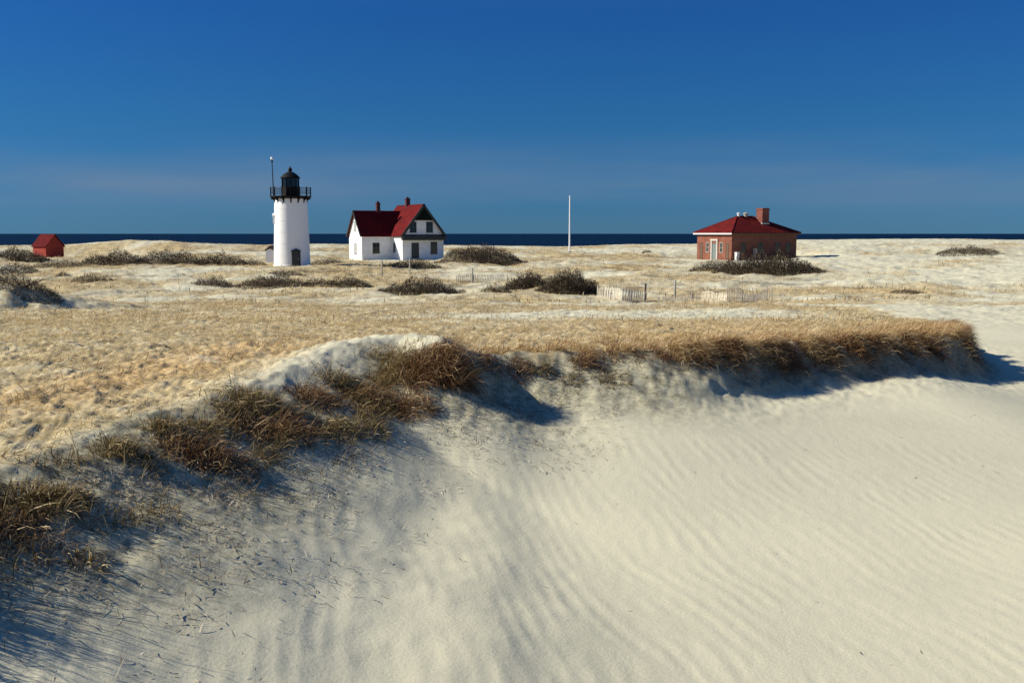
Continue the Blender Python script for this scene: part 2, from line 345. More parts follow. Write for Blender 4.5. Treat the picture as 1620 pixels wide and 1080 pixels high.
def sand_mat():
    m, nt, b = mat('dune_sand_and_thatch'); L = nt.links.new
    tc = N(nt, 'ShaderNodeTexCoord')
    def noise(s, d=5., ro=.6):
        n = N(nt, 'ShaderNodeTexNoise', inp={'Scale': s, 'Detail': d, 'Roughness': ro}); L(tc.outputs['Object'], n.inputs['Vector']); return n
    def mix(f, A, B, blend='MIX'):
        x = N(nt, 'ShaderNodeMix', data_type='RGBA', blend_type=blend)
        if isinstance(f, float): x.inputs['Factor'].default_value = f
        else: L(f, x.inputs['Factor'])
        for k, v in (('A', A), ('B', B)):
            if isinstance(v, tuple): x.inputs[k].default_value = (*v, 1)
            else: L(v, x.inputs[k])
        return x.outputs['Result']
    n1 = noise(.45, 4.); r1 = ramp(nt, [(.3, (.515, .495, .37)), (.7, (.585, .56, .415))]); L(n1.outputs['Fac'], r1.inputs[0])
    n2 = noise(60., 3., .8); r2 = ramp(nt, [(.35, (.90, .90, .90)), (.65, (1.0, 1.0, 1.0))]); L(n2.outputs['Fac'], r2.inputs[0])
    sand = mix(1., r1.outputs[0], r2.outputs[0], 'MULTIPLY')
    n3 = noise(5.5, 8., .72); r3 = ramp(nt, [(.34, (.09, .066, .03)), (.42, (.27, .205, .10)), (.51, (.44, .345, .18)), (.61, (.64, .56, .37))]); L(n3.outputs['Fac'], r3.inputs[0])
    n3b = noise(.9, 6., .7); r3b = ramp(nt, [(.34, (.14, .11, .055)), (.47, (.32, .255, .135)), (.60, (.55, .475, .30))]); L(n3b.outputs['Fac'], r3b.inputs[0])
    thatch = mix(.45, r3.outputs[0], r3b.outputs[0])
    av = N(nt, 'ShaderNodeAttribute', attribute_name='veg'); ag = N(nt, 'ShaderNodeAttribute', attribute_name='gold'); ad = N(nt, 'ShaderNodeAttribute', attribute_name='dark')
    gold = mix(ag.outputs['Fac'], thatch, (.50, .35, .17))
    # break the edge of the cover
    n4 = noise(3.2, 7., .75); s = N(nt, 'ShaderNodeMath', operation='SUBTRACT'); s.inputs[1].default_value = .5; L(n4.outputs['Fac'], s.inputs[0])
    k = N(nt, 'ShaderNodeMath', operation='MULTIPLY_ADD'); L(s.outputs[0], k.inputs[0]); k.inputs[1].default_value = 2.6; L(av.outputs['Fac'], k.inputs[2])
    kv = N(nt, 'ShaderNodeMath', operation='MULTIPLY', use_clamp=True); kv.inputs[1].default_value = 5.; L(av.outputs['Fac'], kv.inputs[0]); kw = N(nt, 'ShaderNodeMath', operation='MULTIPLY'); L(k.outputs[0], kw.inputs[0]); L(kv.outputs[0], kw.inputs[1])
    c = N(nt, 'ShaderNodeClamp'); L(kw.outputs[0], c.inputs[0])
    col = mix(c.outputs[0], sand, gold)
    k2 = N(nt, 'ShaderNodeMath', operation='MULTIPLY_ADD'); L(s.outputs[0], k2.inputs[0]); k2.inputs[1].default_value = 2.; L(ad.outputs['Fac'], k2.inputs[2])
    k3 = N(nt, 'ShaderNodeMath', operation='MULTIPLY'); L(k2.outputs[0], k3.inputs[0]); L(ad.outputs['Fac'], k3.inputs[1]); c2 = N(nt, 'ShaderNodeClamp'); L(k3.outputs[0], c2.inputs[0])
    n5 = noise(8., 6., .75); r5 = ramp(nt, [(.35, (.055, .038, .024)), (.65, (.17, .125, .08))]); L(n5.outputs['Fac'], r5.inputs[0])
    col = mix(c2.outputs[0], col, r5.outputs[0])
    # littered grey bank sand under the tussocks, colour darkened to deepen its shade
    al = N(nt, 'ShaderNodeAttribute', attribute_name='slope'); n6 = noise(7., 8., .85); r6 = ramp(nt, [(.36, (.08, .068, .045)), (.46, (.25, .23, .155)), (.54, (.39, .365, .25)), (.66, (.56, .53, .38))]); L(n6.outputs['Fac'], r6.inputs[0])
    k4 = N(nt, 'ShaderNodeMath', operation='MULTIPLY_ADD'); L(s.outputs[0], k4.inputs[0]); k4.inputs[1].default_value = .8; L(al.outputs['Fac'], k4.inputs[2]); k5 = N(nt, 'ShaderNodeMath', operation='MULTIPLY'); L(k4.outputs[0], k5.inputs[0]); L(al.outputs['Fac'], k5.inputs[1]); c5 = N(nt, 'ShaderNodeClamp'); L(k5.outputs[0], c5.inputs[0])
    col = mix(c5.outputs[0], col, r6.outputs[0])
    L(col, b.inputs['Base Color']); b.inputs['Roughness'].default_value = .95; b.inputs['Specular IOR Level'].default_value = .1
    nb = noise(26., 8., .7); bp = N(nt, 'ShaderNodeBump', inp={'Strength': .35, 'Distance': .02}); L(nb.outputs['Fac'], bp.inputs['Height']); L(bp.outputs[0], b.inputs['Normal'])
    return m
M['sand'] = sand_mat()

# ------------------------------------------------------------------ ground sheet
def veg_at(x, y, d=None):
    """cover of dead grass, golden tint, dark scrub litter - all defined on the ground plan"""
    if d is None: d = rim_dist(x, y)
    near = ss(-.55, .25, d + .5 * pn(x * 1.3, y * 1.3, 91))
    nearcov = .92 + .55 * fbm(x * .45, y * .45, 3, 92)
    berm = ss(-4.2, -2.4, x) * (1 - ss(-1.3, -.7, x)) * ss(1.1, .5, d) * (d < 1.1)
    nearcov = nearcov * (1 - .95 * berm)
    # pale sandy band behind the right shelf
    band = np.exp(-((y - (33 + .2 * x)) / 5.) ** 2) * ss(-6, 0, x) * (1 - ss(8, 12, x))
    nearcov = nearcov - 1.15 * band
    band2 = np.exp(-((y - (47 + .15 * x)) / 5.) ** 2) * ss(8, -14, x)
    nearcov = nearcov - .45 * band2
    farc = .66 + 2.5 * fbm(x / 12., y / 16., 5, 95, .6) 
    farc = farc - .78 * ss(16, 50, x) * ss(70, 120, y)
    m = ss(38, 60, y)
    v = (nearcov * (1 - m) + farc * m) * np.where(y < 60, near, 1)
    v = v - .7 * ss(200, 222, y) * ss(.1, -.2, fbm(x / 15., y / 15., 2, 97) - .05)
    g = np.exp(-((d - 1.9) / .8) ** 2) * ss(-1.0, -2.5, x) * (1 - ss(15, 19, y)) * .8
    g = g + .55 * ss(.2, 1., d) * ss(-.5, 3, x) * (1 - ss(22, 30, y))
    g = g + .2 * ss(-.1, .4, fbm(x / 7., y / 7., 3, 98)) * (y > 12)
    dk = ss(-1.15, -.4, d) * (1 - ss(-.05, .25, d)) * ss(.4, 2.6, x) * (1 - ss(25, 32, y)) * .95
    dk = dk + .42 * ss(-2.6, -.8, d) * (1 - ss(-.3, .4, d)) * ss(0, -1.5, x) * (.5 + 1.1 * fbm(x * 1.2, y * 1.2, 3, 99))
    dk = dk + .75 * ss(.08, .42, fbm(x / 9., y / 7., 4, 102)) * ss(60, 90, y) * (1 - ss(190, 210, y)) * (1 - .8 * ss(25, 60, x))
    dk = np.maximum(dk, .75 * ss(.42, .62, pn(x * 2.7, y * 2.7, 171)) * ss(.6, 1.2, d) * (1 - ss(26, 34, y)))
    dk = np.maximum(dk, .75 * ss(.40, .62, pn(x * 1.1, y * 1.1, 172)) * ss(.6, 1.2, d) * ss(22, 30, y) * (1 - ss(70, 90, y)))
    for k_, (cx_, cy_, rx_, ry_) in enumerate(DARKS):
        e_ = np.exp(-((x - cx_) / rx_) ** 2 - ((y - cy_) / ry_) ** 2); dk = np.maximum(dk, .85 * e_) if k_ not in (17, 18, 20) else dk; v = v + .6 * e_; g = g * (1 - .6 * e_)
    return np.clip(v, 0, 1.3), np.clip(g, 0, 1), np.clip(dk, 0, 1)
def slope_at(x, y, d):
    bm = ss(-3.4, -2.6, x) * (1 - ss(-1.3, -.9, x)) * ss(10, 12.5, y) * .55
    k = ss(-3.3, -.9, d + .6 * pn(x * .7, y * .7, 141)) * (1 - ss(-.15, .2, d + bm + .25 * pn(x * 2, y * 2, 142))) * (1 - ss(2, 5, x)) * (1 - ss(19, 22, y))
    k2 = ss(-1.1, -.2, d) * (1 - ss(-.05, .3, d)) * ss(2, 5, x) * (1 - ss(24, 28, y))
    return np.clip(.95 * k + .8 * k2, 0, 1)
def make_ground():
    ys = np.exp(np.linspace(math.log(3.5), math.log(346.), 1000)) - 6
    tn = np.linspace(-.56, .56, 820); side = .56 * np.exp(np.linspace(0, 1.35, 90))[1:]
    t = np.concatenate([-side[::-1], tn, side])
    T, Y = np.meshgrid(t, ys); X = T * (Y + 6)
    DD = rim_dist(X, Y); Z = H(X, Y, True, DD) + CZ
    # keep a gentle apron behind the camera
    nr, nc = X.shape; V = np.stack([X, Y, Z], -1).reshape(-1, 3)
    i = np.arange(nr * nc).reshape(nr, nc)
    q = np.stack([i[:-1, :-1], i[:-1, 1:], i[1:, 1:], i[1:, :-1]], -1).reshape(-1)
    me = np_mesh('ground', V, q, np.full((nr - 1) * (nc - 1), 4), True)
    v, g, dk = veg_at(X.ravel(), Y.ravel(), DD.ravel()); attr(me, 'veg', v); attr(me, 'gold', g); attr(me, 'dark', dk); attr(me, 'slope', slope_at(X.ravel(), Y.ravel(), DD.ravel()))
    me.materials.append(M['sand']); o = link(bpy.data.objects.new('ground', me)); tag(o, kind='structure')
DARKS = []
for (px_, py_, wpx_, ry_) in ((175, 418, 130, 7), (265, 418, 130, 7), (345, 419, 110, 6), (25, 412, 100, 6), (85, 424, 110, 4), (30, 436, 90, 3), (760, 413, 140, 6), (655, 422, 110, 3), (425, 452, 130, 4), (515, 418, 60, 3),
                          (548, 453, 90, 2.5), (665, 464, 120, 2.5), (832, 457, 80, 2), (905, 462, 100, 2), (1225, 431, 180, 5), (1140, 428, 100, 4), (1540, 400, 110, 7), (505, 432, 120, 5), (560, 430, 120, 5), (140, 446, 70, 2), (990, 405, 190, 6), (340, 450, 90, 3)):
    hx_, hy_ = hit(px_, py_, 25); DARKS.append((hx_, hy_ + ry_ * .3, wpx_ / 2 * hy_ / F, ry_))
make_ground()

# sea
def make_sea():
    m, nt, b = mat('sea_water'); L = nt.links.new
    tc = N(nt, 'ShaderNodeTexCoord'); mp = N(nt, 'ShaderNodeMapping'); mp.inputs['Scale'].default_value = (.02, .06, 1); L(tc.outputs['Object'], mp.inputs[0])
    n = N(nt, 'ShaderNodeTexNoise', inp={'Scale': 1., 'Detail': 8.}); L(mp.outputs[0], n.inputs['Vector'])
    r = ramp(nt, [(.35, (.001, .008, .024)), (.7, (.003, .014, .038))]); L(n.outputs['Fac'], r.inputs[0]); L(r.outputs[0], b.inputs['Base Color'])
    n2 = N(nt, 'ShaderNodeTexNoise', inp={'Scale': .6, 'Detail': 6.}); L(tc.outputs['Object'], n2.inputs['Vector'])
    bp = N(nt, 'ShaderNodeBump', inp={'Strength': 1., 'Distance': 1.2}); L(n2.outputs['Fac'], bp.inputs['Height']); L(bp.outputs[0], b.inputs['Normal'])
    b.inputs['Roughness'].default_value = .5; b.inputs['IOR'].default_value = 1.33; b.inputs['Specular IOR Level'].default_value = .035
    s = MB(); s.add([(-40000, 250, 0), (40000, 250, 0), (40000, 45000, 0), (-40000, 45000, 0)], [(0, 1, 2, 3)])
    tag(s.build('sea', m), kind='structure')
make_sea()

# ------------------------------------------------------------------ grass blades
def blades(name, P, az, lean, curl, length, width, tint, material, parent=None):
    n = len(P); u = np.stack([np.cos(az), np.sin(az), np.zeros(n)], 1); s = np.stack([-np.sin(az), np.cos(az), np.zeros(n)], 1)
    tw = RNG.uniform(-.9, .9, n); side = s * np.cos(tw)[:, None] + np.array([0, 0, 1.]) * np.sin(tw)[:, None]
    pts = [P]; th = lean.copy(); seg = length / 3
    for k in range(3):
        step = u * np.sin(th)[:, None] + np.array([0, 0, 1.]) * np.cos(th)[:, None]
        pts.append(pts[-1] + step * seg[:, None]); th = th + curl / 2.
    w = (width / 2)[:, None]
    V = np.stack([pts[0] - side * w * .8, pts[0] + side * w * .8, pts[1] - side * w, pts[1] + side * w, pts[2] - side * w * .65, pts[2] + side * w * .65, pts[3]], 1).reshape(-1, 3)
    b = (np.arange(n) * 7)[:, None]
    f = np.concatenate([b + np.array([[0, 1, 3, 2, 2, 3, 5, 4, 4, 5, 6]])], 1).ravel()
    me = np_mesh(name, V, f, np.tile([4, 4, 3], n)); attr(me, 'tint', np.repeat(np.clip(tint, 0, 1), 7)); me.materials.append(material)
    return link(bpy.data.objects.new(name, me), parent)

def scatter_fan(n, y0, y1, tmax=.62):
    y = np.sqrt(RNG.uniform(y0 * y0, y1 * y1, n)); x = RNG.uniform(-tmax, tmax, n) * (y + 1.5); return x, y
def ground_pts(x, y, sink=.01): return np.stack([x, y, H(x, y) + CZ - sink], 1)

WIND = R(-35)     # blades lie over to the right and towards the camera
def field_grass():
    x, y = scatter_fan(330000, 4.5, 27); d = rim_dist(x, y); v, g, dk = veg_at(x, y, d)
    cl = ss(-.15, .35, fbm(x * 1.6, y * 1.6, 3, 111)); keep = (d > .1) & (RNG.random(len(x)) < np.clip(v, 0, 1) * (.25 + .75 * cl)); x, y, g, cl = x[keep], y[keep], g[keep], cl[keep]
    n = len(x); ln = RNG.uniform(.05, .17, n) * (.6 + .7 * cl)
    tint = RNG.beta(2.2, 1.8, n) * .75 + .25 * (1 - g) + .15 * pn(x, y, 5)
    o = blades('beach_grass', ground_pts(x, y), WIND + RNG.normal(0, 1.1, n), RNG.uniform(.5, 1.35, n), RNG.uniform(.0, .8, n), ln, RNG.uniform(.004, .010, n), tint, M['field'])
    tag(o, 'matted short dead grass carpeting the near shelf above the sand bowl', 'grass', kind='stuff')
    x, y = scatter_fan(260000, 25, 66); d = rim_dist(x, y); v, g, dk = veg_at(x, y, d)
    cl = ss(-.1, .35, fbm(x * .8, y * .8, 3, 113)); keep = (d > .5) & (RNG.random(len(x)) < np.clip(v + .1, 0, 1) * (.12 + .88 * cl) * .8); x, y = x[keep], y[keep]; n = len(x)
    o = blades('beach_grass', ground_pts(x, y), WIND + RNG.normal(0, 1.1, n), RNG.uniform(.3, 1.2, n), RNG.uniform(.0, .8, n), RNG.uniform(.10, .28, n), RNG.uniform(.008, .022, n), RNG.beta(2, 2, n), M['field'])
    tag(o, 'tan tufty grass on the dunes behind the shelf, up to the picket fences', 'grass', kind='stuff')
    x, y = scatter_fan(210000, 64, 226); v, g, dk = veg_at(x, y)
    keep = RNG.random(len(x)) < np.clip(v * .8, 0, 1) * (.15 + .85 * ss(-.1, .4, fbm(x * .3, y * .3, 4, 115))); x, y = x[keep], y[keep]; n = len(x)
    for px_, py_, _, r0, _r in PADS[:0]: pass
    o = blades('beach_grass', ground_pts(x, y), WIND + RNG.normal(0, 1.3, n), RNG.uniform(.1, 1.0, n), RNG.uniform(.0, .6, n), RNG.uniform(.18, .48, n), RNG.uniform(.03, .08, n), RNG.beta(2, 2, n), M['field'])
    tag(o, 'sparse pale grass tufts dotting the far dunes around the lighthouse station', 'grass', kind='stuff')
field_grass()

def rim_points(x0, x1, n):
    seg = RIMS; L = []; 
    P = []
    for a, b in zip(seg[:-1], seg[1:]):
        if a[0] >= x0 and b[0] <= x1 and a[1] < 26 and b[0] > a[0] - .05: P.append((a, b, np.hypot(*(b - a))))
    w = np.array([p[2] for p in P]); k = RNG.choice(len(P), n, p=w / w.sum()); t = RNG.random(n)
    A = np.array([p[0] for p in P])[k]; B = np.array([p[1] for p in P])[k]; q = A + (B - A) * t[:, None]
    nr = np.stack([(B - A)[:, 1], -(B - A)[:, 0]], 1); nr /= np.linalg.norm(nr, axis=1)[:, None] + 1e-9
    return q, nr        # nr points out of the shelf (to the right of travel = towards the bowl)
def fringe():
    # hanging curtain over the scarp on the right
    q, nr = rim_points(1.0, 10.4, 30000); n = len(q)
    amt = ss(-.25, .3, fbm(q[:, 0] * 1.9, q[:, 1] * 1.9, 3, 121)); den = np.clip(.12 + 1.0 * amt, 0, 1); keep = RNG.random(n) < den * (.5 + .5 * ss(1.2, 4, q[:, 0]))
    q, nr = q[keep], nr[keep]; n = len(q); off = RNG.normal(.04, .16, n); P = q + nr * off[:, None]
    az = np.arctan2(nr[:, 1], nr[:, 0]) + .35 + RNG.normal(0, .55, n); dn = RNG.random(n)
    o = blades('hanging_grass', ground_pts(P[:, 0], P[:, 1]), az, RNG.uniform(.3, 1.5, n), RNG.uniform(.6, 1.9, n), RNG.uniform(.10, .30, n) * (.6 + .8 * amt[keep]), RNG.uniform(.004, .010, n), RNG.beta(1.3, 2.0, n), M['rustgrass'])
    tag(o, 'rust brown grass hanging in a curtain over the shaded scarp on the right', 'grass', kind='stuff')
    q, nr = rim_points(.8, 10.3, 18000); n = len(q); k = RNG.random(n) < ss(.0, .3, fbm(q[:, 0] * 3.4, q[:, 1] * 2.6, 2, 127)); q, nr = q[k], nr[k]; n = len(q); P = q + nr * RNG.normal(.0, .13, n)[:, None]
    az = np.arctan2(nr[:, 1], nr[:, 0]) + .3 + RNG.normal(0, .5, n)
    o = blades('golden_grass', ground_pts(P[:, 0], P[:, 1]), az, RNG.uniform(.2, 1.3, n), RNG.uniform(.5, 1.9, n), RNG.uniform(.15, .45, n), RNG.uniform(.004, .009, n), RNG.beta(2.2, 1.8, n), M['straw'])
    tag(o, 'pale golden locks drooping over the dark edge of the right-hand shelf', 'grass', kind='stuff')
    # upright golden grass along the top of the right shelf
    q, nr = rim_points(-.6, 10.4, 34000); n = len(q); off = -np.abs(RNG.normal(0, .9, n)) - .02; P = q + nr * off[:, None]
    hh = ss(-.2, .35, fbm(P[:, 0] * 2.0, P[:, 1] * 2.0, 3, 123)); k = RNG.random(n) < .08 + .92 * hh; P = P[k]; hh = hh[k]; n = len(P)
    o = blades('golden_grass', ground_pts(P[:, 0], P[:, 1]), WIND + RNG.normal(0, .9, n), RNG.uniform(.2, 1.1, n), RNG.uniform(.2, 1.1, n), RNG.uniform(.06, .22, n) * (.5 + .9 * hh), RNG.uniform(.004, .010, n), np.clip(RNG.beta(1.8, 1.6, n) - .25 * (1 - hh) + .15 * pn(P[:, 0] * .8, P[:, 1] * .8, 9), 0, 1), M['straw'])
    tag(o, 'thick golden grass along the top edge of the right-hand shelf', 'grass', kind='stuff')
fringe()

def tussock(px, py, r, kind, label, hgt=.42, nb=900, name='grass_tussock', pos=None):
    x0, y0 = pos if pos else hit(px, py)
    root = g3(x0, y0, 0); n = nb
    a = RNG.uniform(0, 2 * np.pi, n); rr = 1.15 * r * RNG.random(n) ** .6 * (1 + .35 * pn(a * 1.5, a * 0 + px * .1, 9)); lx, ly = rr * np.cos(a), rr * np.sin(a)
    P = np.stack([lx, ly, H(x0 + lx, y0 + ly) + CZ - root[2] - .01], 1)
    # radial spread bent over by the wind
    vx, vy = np.cos(a) * rr / r + .75 * math.cos(WIND) + RNG.normal(0, .35, n), np.sin(a) * rr / r + .75 * math.sin(WIND) + RNG.normal(0, .35, n)
    az = np.arctan2(vy, vx); lean = np.clip(.1 + .8 * rr / r + RNG.normal(0, .38, n), 0, 1.6)
    st = RNG.random(n) < .09; az = np.where(st, WIND + RNG.normal(0, .5, n), az); lean = np.where(st, np.clip(lean, .5, 1.3), lean)
    o = blades(name, P, az, lean, RNG.uniform(.0, 2.1, n), hgt * (.3 + 1.15 * RNG.beta(1.6, 2.4, n)) * np.where(st, 1.35, 1), RNG.uniform(.003, .009, n) * np.where(st, 1.3, 1), np.where(st, RNG.uniform(.6, 1, n), RNG.beta(1.0, 2.1, n)), M[kind])
    o.location = root; tag(o, label, 'grass tussock', 'dead grass tussocks along the sandy lip'); return o
TL = [
 (50, 800, .27, 'olivegrass', 'olive brown tussock on the lip at the left edge of the picture', 0.22, 935),
 (10, 830, .22, 'rustgrass', 'brown tussock sagging below the olive one at the left edge', 0.18, 510),
 (100, 790, .16, 'olivegrass', 'low olive tuft at the right foot of the left-edge tussock', 0.16, 340),
 (190, 712, .20, 'olivegrass', 'small tussock with pale bent blades, second along the lip from the left', 0.22, 680),
 (140, 885, .13, 'olivegrass', 'tiny low tuft alone in the sand below the left-edge tussocks', 0.11, 221),
 (60, 870, .24, 'rustgrass', 'flattened brown tussock in the shade between the lip and the bottom left shadows', 0.12, 340),
 (261, 681, .20, 'olivegrass', 'narrow olive tussock just above the rusty one on the left slope', 0.20, 510),
 (301, 716, .26, 'rustgrass', 'rusty red tussock spilling down the left slope', 0.21, 850),
 (351, 731, .26, 'rustgrass', 'dark tussock right of the rusty red one on the left slope', 0.21, 680),
 (331, 681, .24, 'olivegrass', 'dull tuft squeezed between the rusty tussock and the lip', 0.17, 510),
 (406, 638, .28, 'olivegrass', 'dark topped tussock on the lip where the pale berm begins', 0.24, 1020),
 (401, 683, .24, 'rustgrass', 'brown tussock directly below the dark topped one', 0.18, 595),
 (451, 678, .28, 'rustgrass', 'russet tussock on the slope below the pale berm', 0.24, 935),
 (496, 633, .26, 'rustgrass', 'tussock with straight blades under the middle of the pale berm', 0.22, 850),
 (531, 683, .26, 'olivegrass', 'low tussock farthest down the slope under the pale berm', 0.18, 595),
 (546, 610, .24, 'olivegrass', 'tussock close under the bright top of the berm', 0.20, 850),
 (626, 579, .26, 'olivegrass', 'pale bladed tussock beside the bright top of the berm, highest of all', .26, 1000),
 (676, 574, .28, 'rustgrass', 'dark crown tussock on the summit of the nose', .29, 1400),
 (718, 579, .24, 'rustgrass', 'ragged tussock leaning off the right shoulder of the nose', .38, 1400),
 (586, 633, .30, 'rustgrass', 'wide brown tussock on the left flank of the nose', 0.24, 1105),
 (626, 596, .28, 'olivegrass', 'tall tussock crowning the left of the nose', 0.24, 1190),
 (671, 590, .30, 'rustgrass', 'tall dark tussock on the very top of the nose', 0.29, 1530),
 (711, 596, .22, 'rustgrass', 'tussock at the right tip of the nose above the blue shadow', .36, 1300),
 (641, 646, .32, 'rustgrass', 'shaded tussock low on the face of the nose', 0.22, 1020),
 (576, 678, .26, 'olivegrass', 'greyish tussock at the foot of the nose, left side', 0.17, 595),
 (770, 572, .16, 'rustgrass', 'small brown clump just right of the nose', 0.17, 425),
 (820, 582, .20, 'rustgrass', 'second small clump right of the nose, on the low bank', 0.16, 510),
 (860, 588, .15, 'olivegrass', 'third small clump on the low bank, beside bare grey sand', 0.13, 340),
 (925, 575, .20, 'rustgrass', 'dark clump at the left end of the hanging grass', 0.18, 680),
 (965, 602, .24, 'olivegrass', 'grey brown clump lying at the foot of the low bank', 0.12, 510),
 (905, 600, .16, 'olivegrass', 'faint pale clump halfway down the low bank', 0.11, 297),
]
for t in TL: tussock(*t[:5], hgt=t[5], nb=t[6])
tussock(0, 0, .42, 'rustgrass', 'tussock at the bottom left corner that throws the lowest shadow', .6, 1600, pos=(-4.1, 5.75))
tussock(0, 0, .38, 'olivegrass', 'tussock off the bottom left edge beside the corner one', .5, 1200, pos=(-4.35, 6.6))

def scraggle():
    x = RNG.uniform(-7, .5, 320000); y = RNG.uniform(4.2, 17, 320000); d = rim_dist(x, y)
    cl = ss(-.05, .3, fbm(x * 1.5, y * 1.5, 3, 161)); k = RNG.random(len(x)) < ss(-1.9, -.9, d) * (1 - ss(-.4, -.05, d - .35 * ss(-3., -3.6, x))) * (.06 + .94 * cl) * (1 - ss(-1.2, -.95, x)) * (.4 + .6 * ss(9, 11, y)) * (1 - .8 * ss(-.75, -.4, d) * ss(-3.4, -2.6, x) * ss(10, 12, y)); x, y = x[k], y[k]; n = len(x)
    o = blades('slope_grass', ground_pts(x, y), WIND + RNG.normal(-.2, .8, n), RNG.uniform(.2, 1.4, n), RNG.uniform(.2, 1.6, n), RNG.uniform(.06, .30, n), RNG.uniform(.003, .008, n), RNG.beta(1.1, 1.7, n), M['olivegrass'])
    tag(o, 'thin scraggly dead grass growing between the tussocks on the shaded slope', 'grass', kind='stuff')
    x = RNG.uniform(-.5, 11, 60000); y = RNG.uniform(14, 22, 60000); d = rim_dist(x, y)
    cl = ss(-.1, .35, fbm(x * 2.2, y * 2.2, 3, 163)); k = RNG.random(len(x)) < ss(-.75, -.1, d) * (1 - ss(.0, .2, d)) * cl * .9; x, y = x[k], y[k]; n = len(x)
    o = blades('bank_grass', ground_pts(x, y), WIND - .5 + RNG.normal(0, .9, n), RNG.uniform(.2, 1.6, n), RNG.uniform(.2, 1.6, n), RNG.uniform(.06, .28, n), RNG.uniform(.003, .008, n), RNG.beta(1.2, 2., n), M['rustgrass'])
    tag(o, 'dark roots and short grass poking out of the low sand bank right of the nose', 'grass', kind='stuff')
scraggle()
def litter():
    x = RNG.uniform(-6.5, 1.5, 260000); y = RNG.uniform(4.2, 17, 260000); d = rim_dist(x, y)
    dens = ss(-3.4, -.8, d) ** 1.5 * (1 - ss(-.5, -.1, d)) * (.12 + .8 * ss(-.2, .35, fbm(x * 1.3, y * 1.3, 3, 131)))
    k = RNG.random(len(x)) < dens * .62; x, y = x[k], y[k]; n = len(x)
    o = blades('dry_litter', ground_pts(x, y, -.004), RNG.uniform(0, 6.28, n), RNG.uniform(.7, 1.55, n), RNG.uniform(-.5, .8, n), RNG.uniform(.015, .085, n) * (1 + 1.2 * (RNG.random(n) < .05)), RNG.uniform(.003, .009, n), RNG.beta(1.6, 1.5, n), M['litter'])
    tag(o, 'broken dry stems and sticks strewn over the slope under the tussocks', 'litter', kind='stuff')
    x = RNG.uniform(-3, 12, 260); y = RNG.uniform(5.5, 19, 260); d = rim_dist(x, y); k = d < -1.2; x, y = x[k], y[k]; n = len(x)
    o = blades('dry_litter', ground_pts(x, y, -.004), RNG.uniform(0, 6.28, n), RNG.uniform(1.2, 1.55, n), RNG.uniform(-.3, .5, n), RNG.uniform(.02, .09, n), RNG.uniform(.003, .007, n), RNG.beta(1.6, 2.5, n), M['litter'])
    tag(o, 'a few loose stems scattered on the open pale sand', 'litter', kind='stuff')
litter()

# ------------------------------------------------------------------ shrubs
def shrub(px, py, wpx, hpx, label, kind='twig', name='bare_shrub', n=2600, depth=.7, group='leafless shrubs among the dunes'):
    x0, y0 = hit(px, py, 20); s = y0 / F; rx = wpx / 2 * s; hz = hpx * s; ry = rx * depth
    n = int(n * 1.9)
    root = (x0, y0 + ry * .6, float(H(np.array([x0]), np.array([y0 + ry * .6]), False)[0]) + CZ)
    cx, cy = x0, y0 + ry * .6
    a = RNG.uniform(0, 2 * np.pi, n); q = 1.1 * RNG.random(n) ** .6 * (1 + .25 * pn(a * 1.2, a * 0 + px * .13, 7)); lx, ly = rx * q * np.cos(a), ry * q * np.sin(a)
    top = hz * np.sqrt(np.clip(1 - q ** 2.0, 0.03, 1)) * (.9 + .95 * fbm((lx + x0) * 3.0 / rx, (ly + y0) * 3.0 / rx, 4, int(px) % 50))
    zf = RNG.random(n) ** .7 * top; gz = H(cx + lx, cy + ly, False) + CZ - root[2]
    P = np.stack([lx, ly, gz + zf - .1 * hz], 1)
    sz = max(hz * .17, .12)
    az = a + RNG.normal(0, 1.2, n); tint = RNG.beta(1.5, 2, n)
    o = blades(name, P, az, RNG.uniform(.0, 1.9, n), RNG.uniform(-.5, .9, n), sz * RNG.uniform(.5, 1.4, n), RNG.uniform(.3, .9, n) * max(.03, 1.1 * s), tint, M[kind])
    o.location = root; tag(o, label, 'shrub', group)
    if n >= 2500:      # woody stems fan out of one stool
        st = MB(); gz0 = float(H(np.array([cx]), np.array([cy]), False)[0]) + CZ - root[2]
        for i in range(7):
            t = random.uniform(0, 6.28); st.tube((0, 0, gz0 - .1), (rx * .6 * math.cos(t), ry * .6 * math.sin(t), gz0 + hz * .55), .03, 5, .012)
        st.build('stems', M[kind], o)
    return o
shrub(905, 464, 96, 34, 'dark rounded shrub left of the near picket fence, larger of the pair', 'twigdark', n=5000)
shrub(832, 457, 70, 27, 'dark shrub just left of the largest one by the picket fence', 'twigdark', n=3500)
shrub(785, 462, 50, 12, 'low thin brown shrub at the left foot of the dark pair', 'twig', n=1000)
shrub(665, 466, 115, 26, 'wide olive brown shrub below the keeper house, in front of the far fence', 'twigdark', n=4500)
shrub(548, 455, 80, 15, 'flat dark shrub between the lighthouse and the wide olive one', 'twigdark', n=2400)
shrub(425, 455, 110, 20, 'grey scrub patch in front of the lighthouse', 'twig', n=3000)
shrub(505, 452, 60, 12, 'thin grey strip of scrub at the right end of the grey patch', 'twig', n=1200)
shrub(450, 437, 56, 9, 'small brown scrub strip right below the lighthouse door', 'twigdark', n=900)
shrub(515, 418, 56, 8, 'low brown scrub between the tower foot and the keeper house', 'twig', n=900)
shrub(335, 452, 60, 14, 'small dark shrub left of the grey scrub patch', 'twigdark', n=1200)
shrub(175, 418, 100, 20, 'long dark scrub beneath the pale dune, next to the red shed', 'twigdark', n=3000)
shrub(265, 418, 110, 20, 'long dark scrub beneath the highest pale dune', 'twigdark', n=3000)
shrub(345, 419, 80, 18, 'right end clump of the dark scrub row, towards the lighthouse', 'twigdark', n=2200)
shrub(395, 420, 50, 10, 'thin brown scrub between the scrub row and the lighthouse', 'twig', n=900)
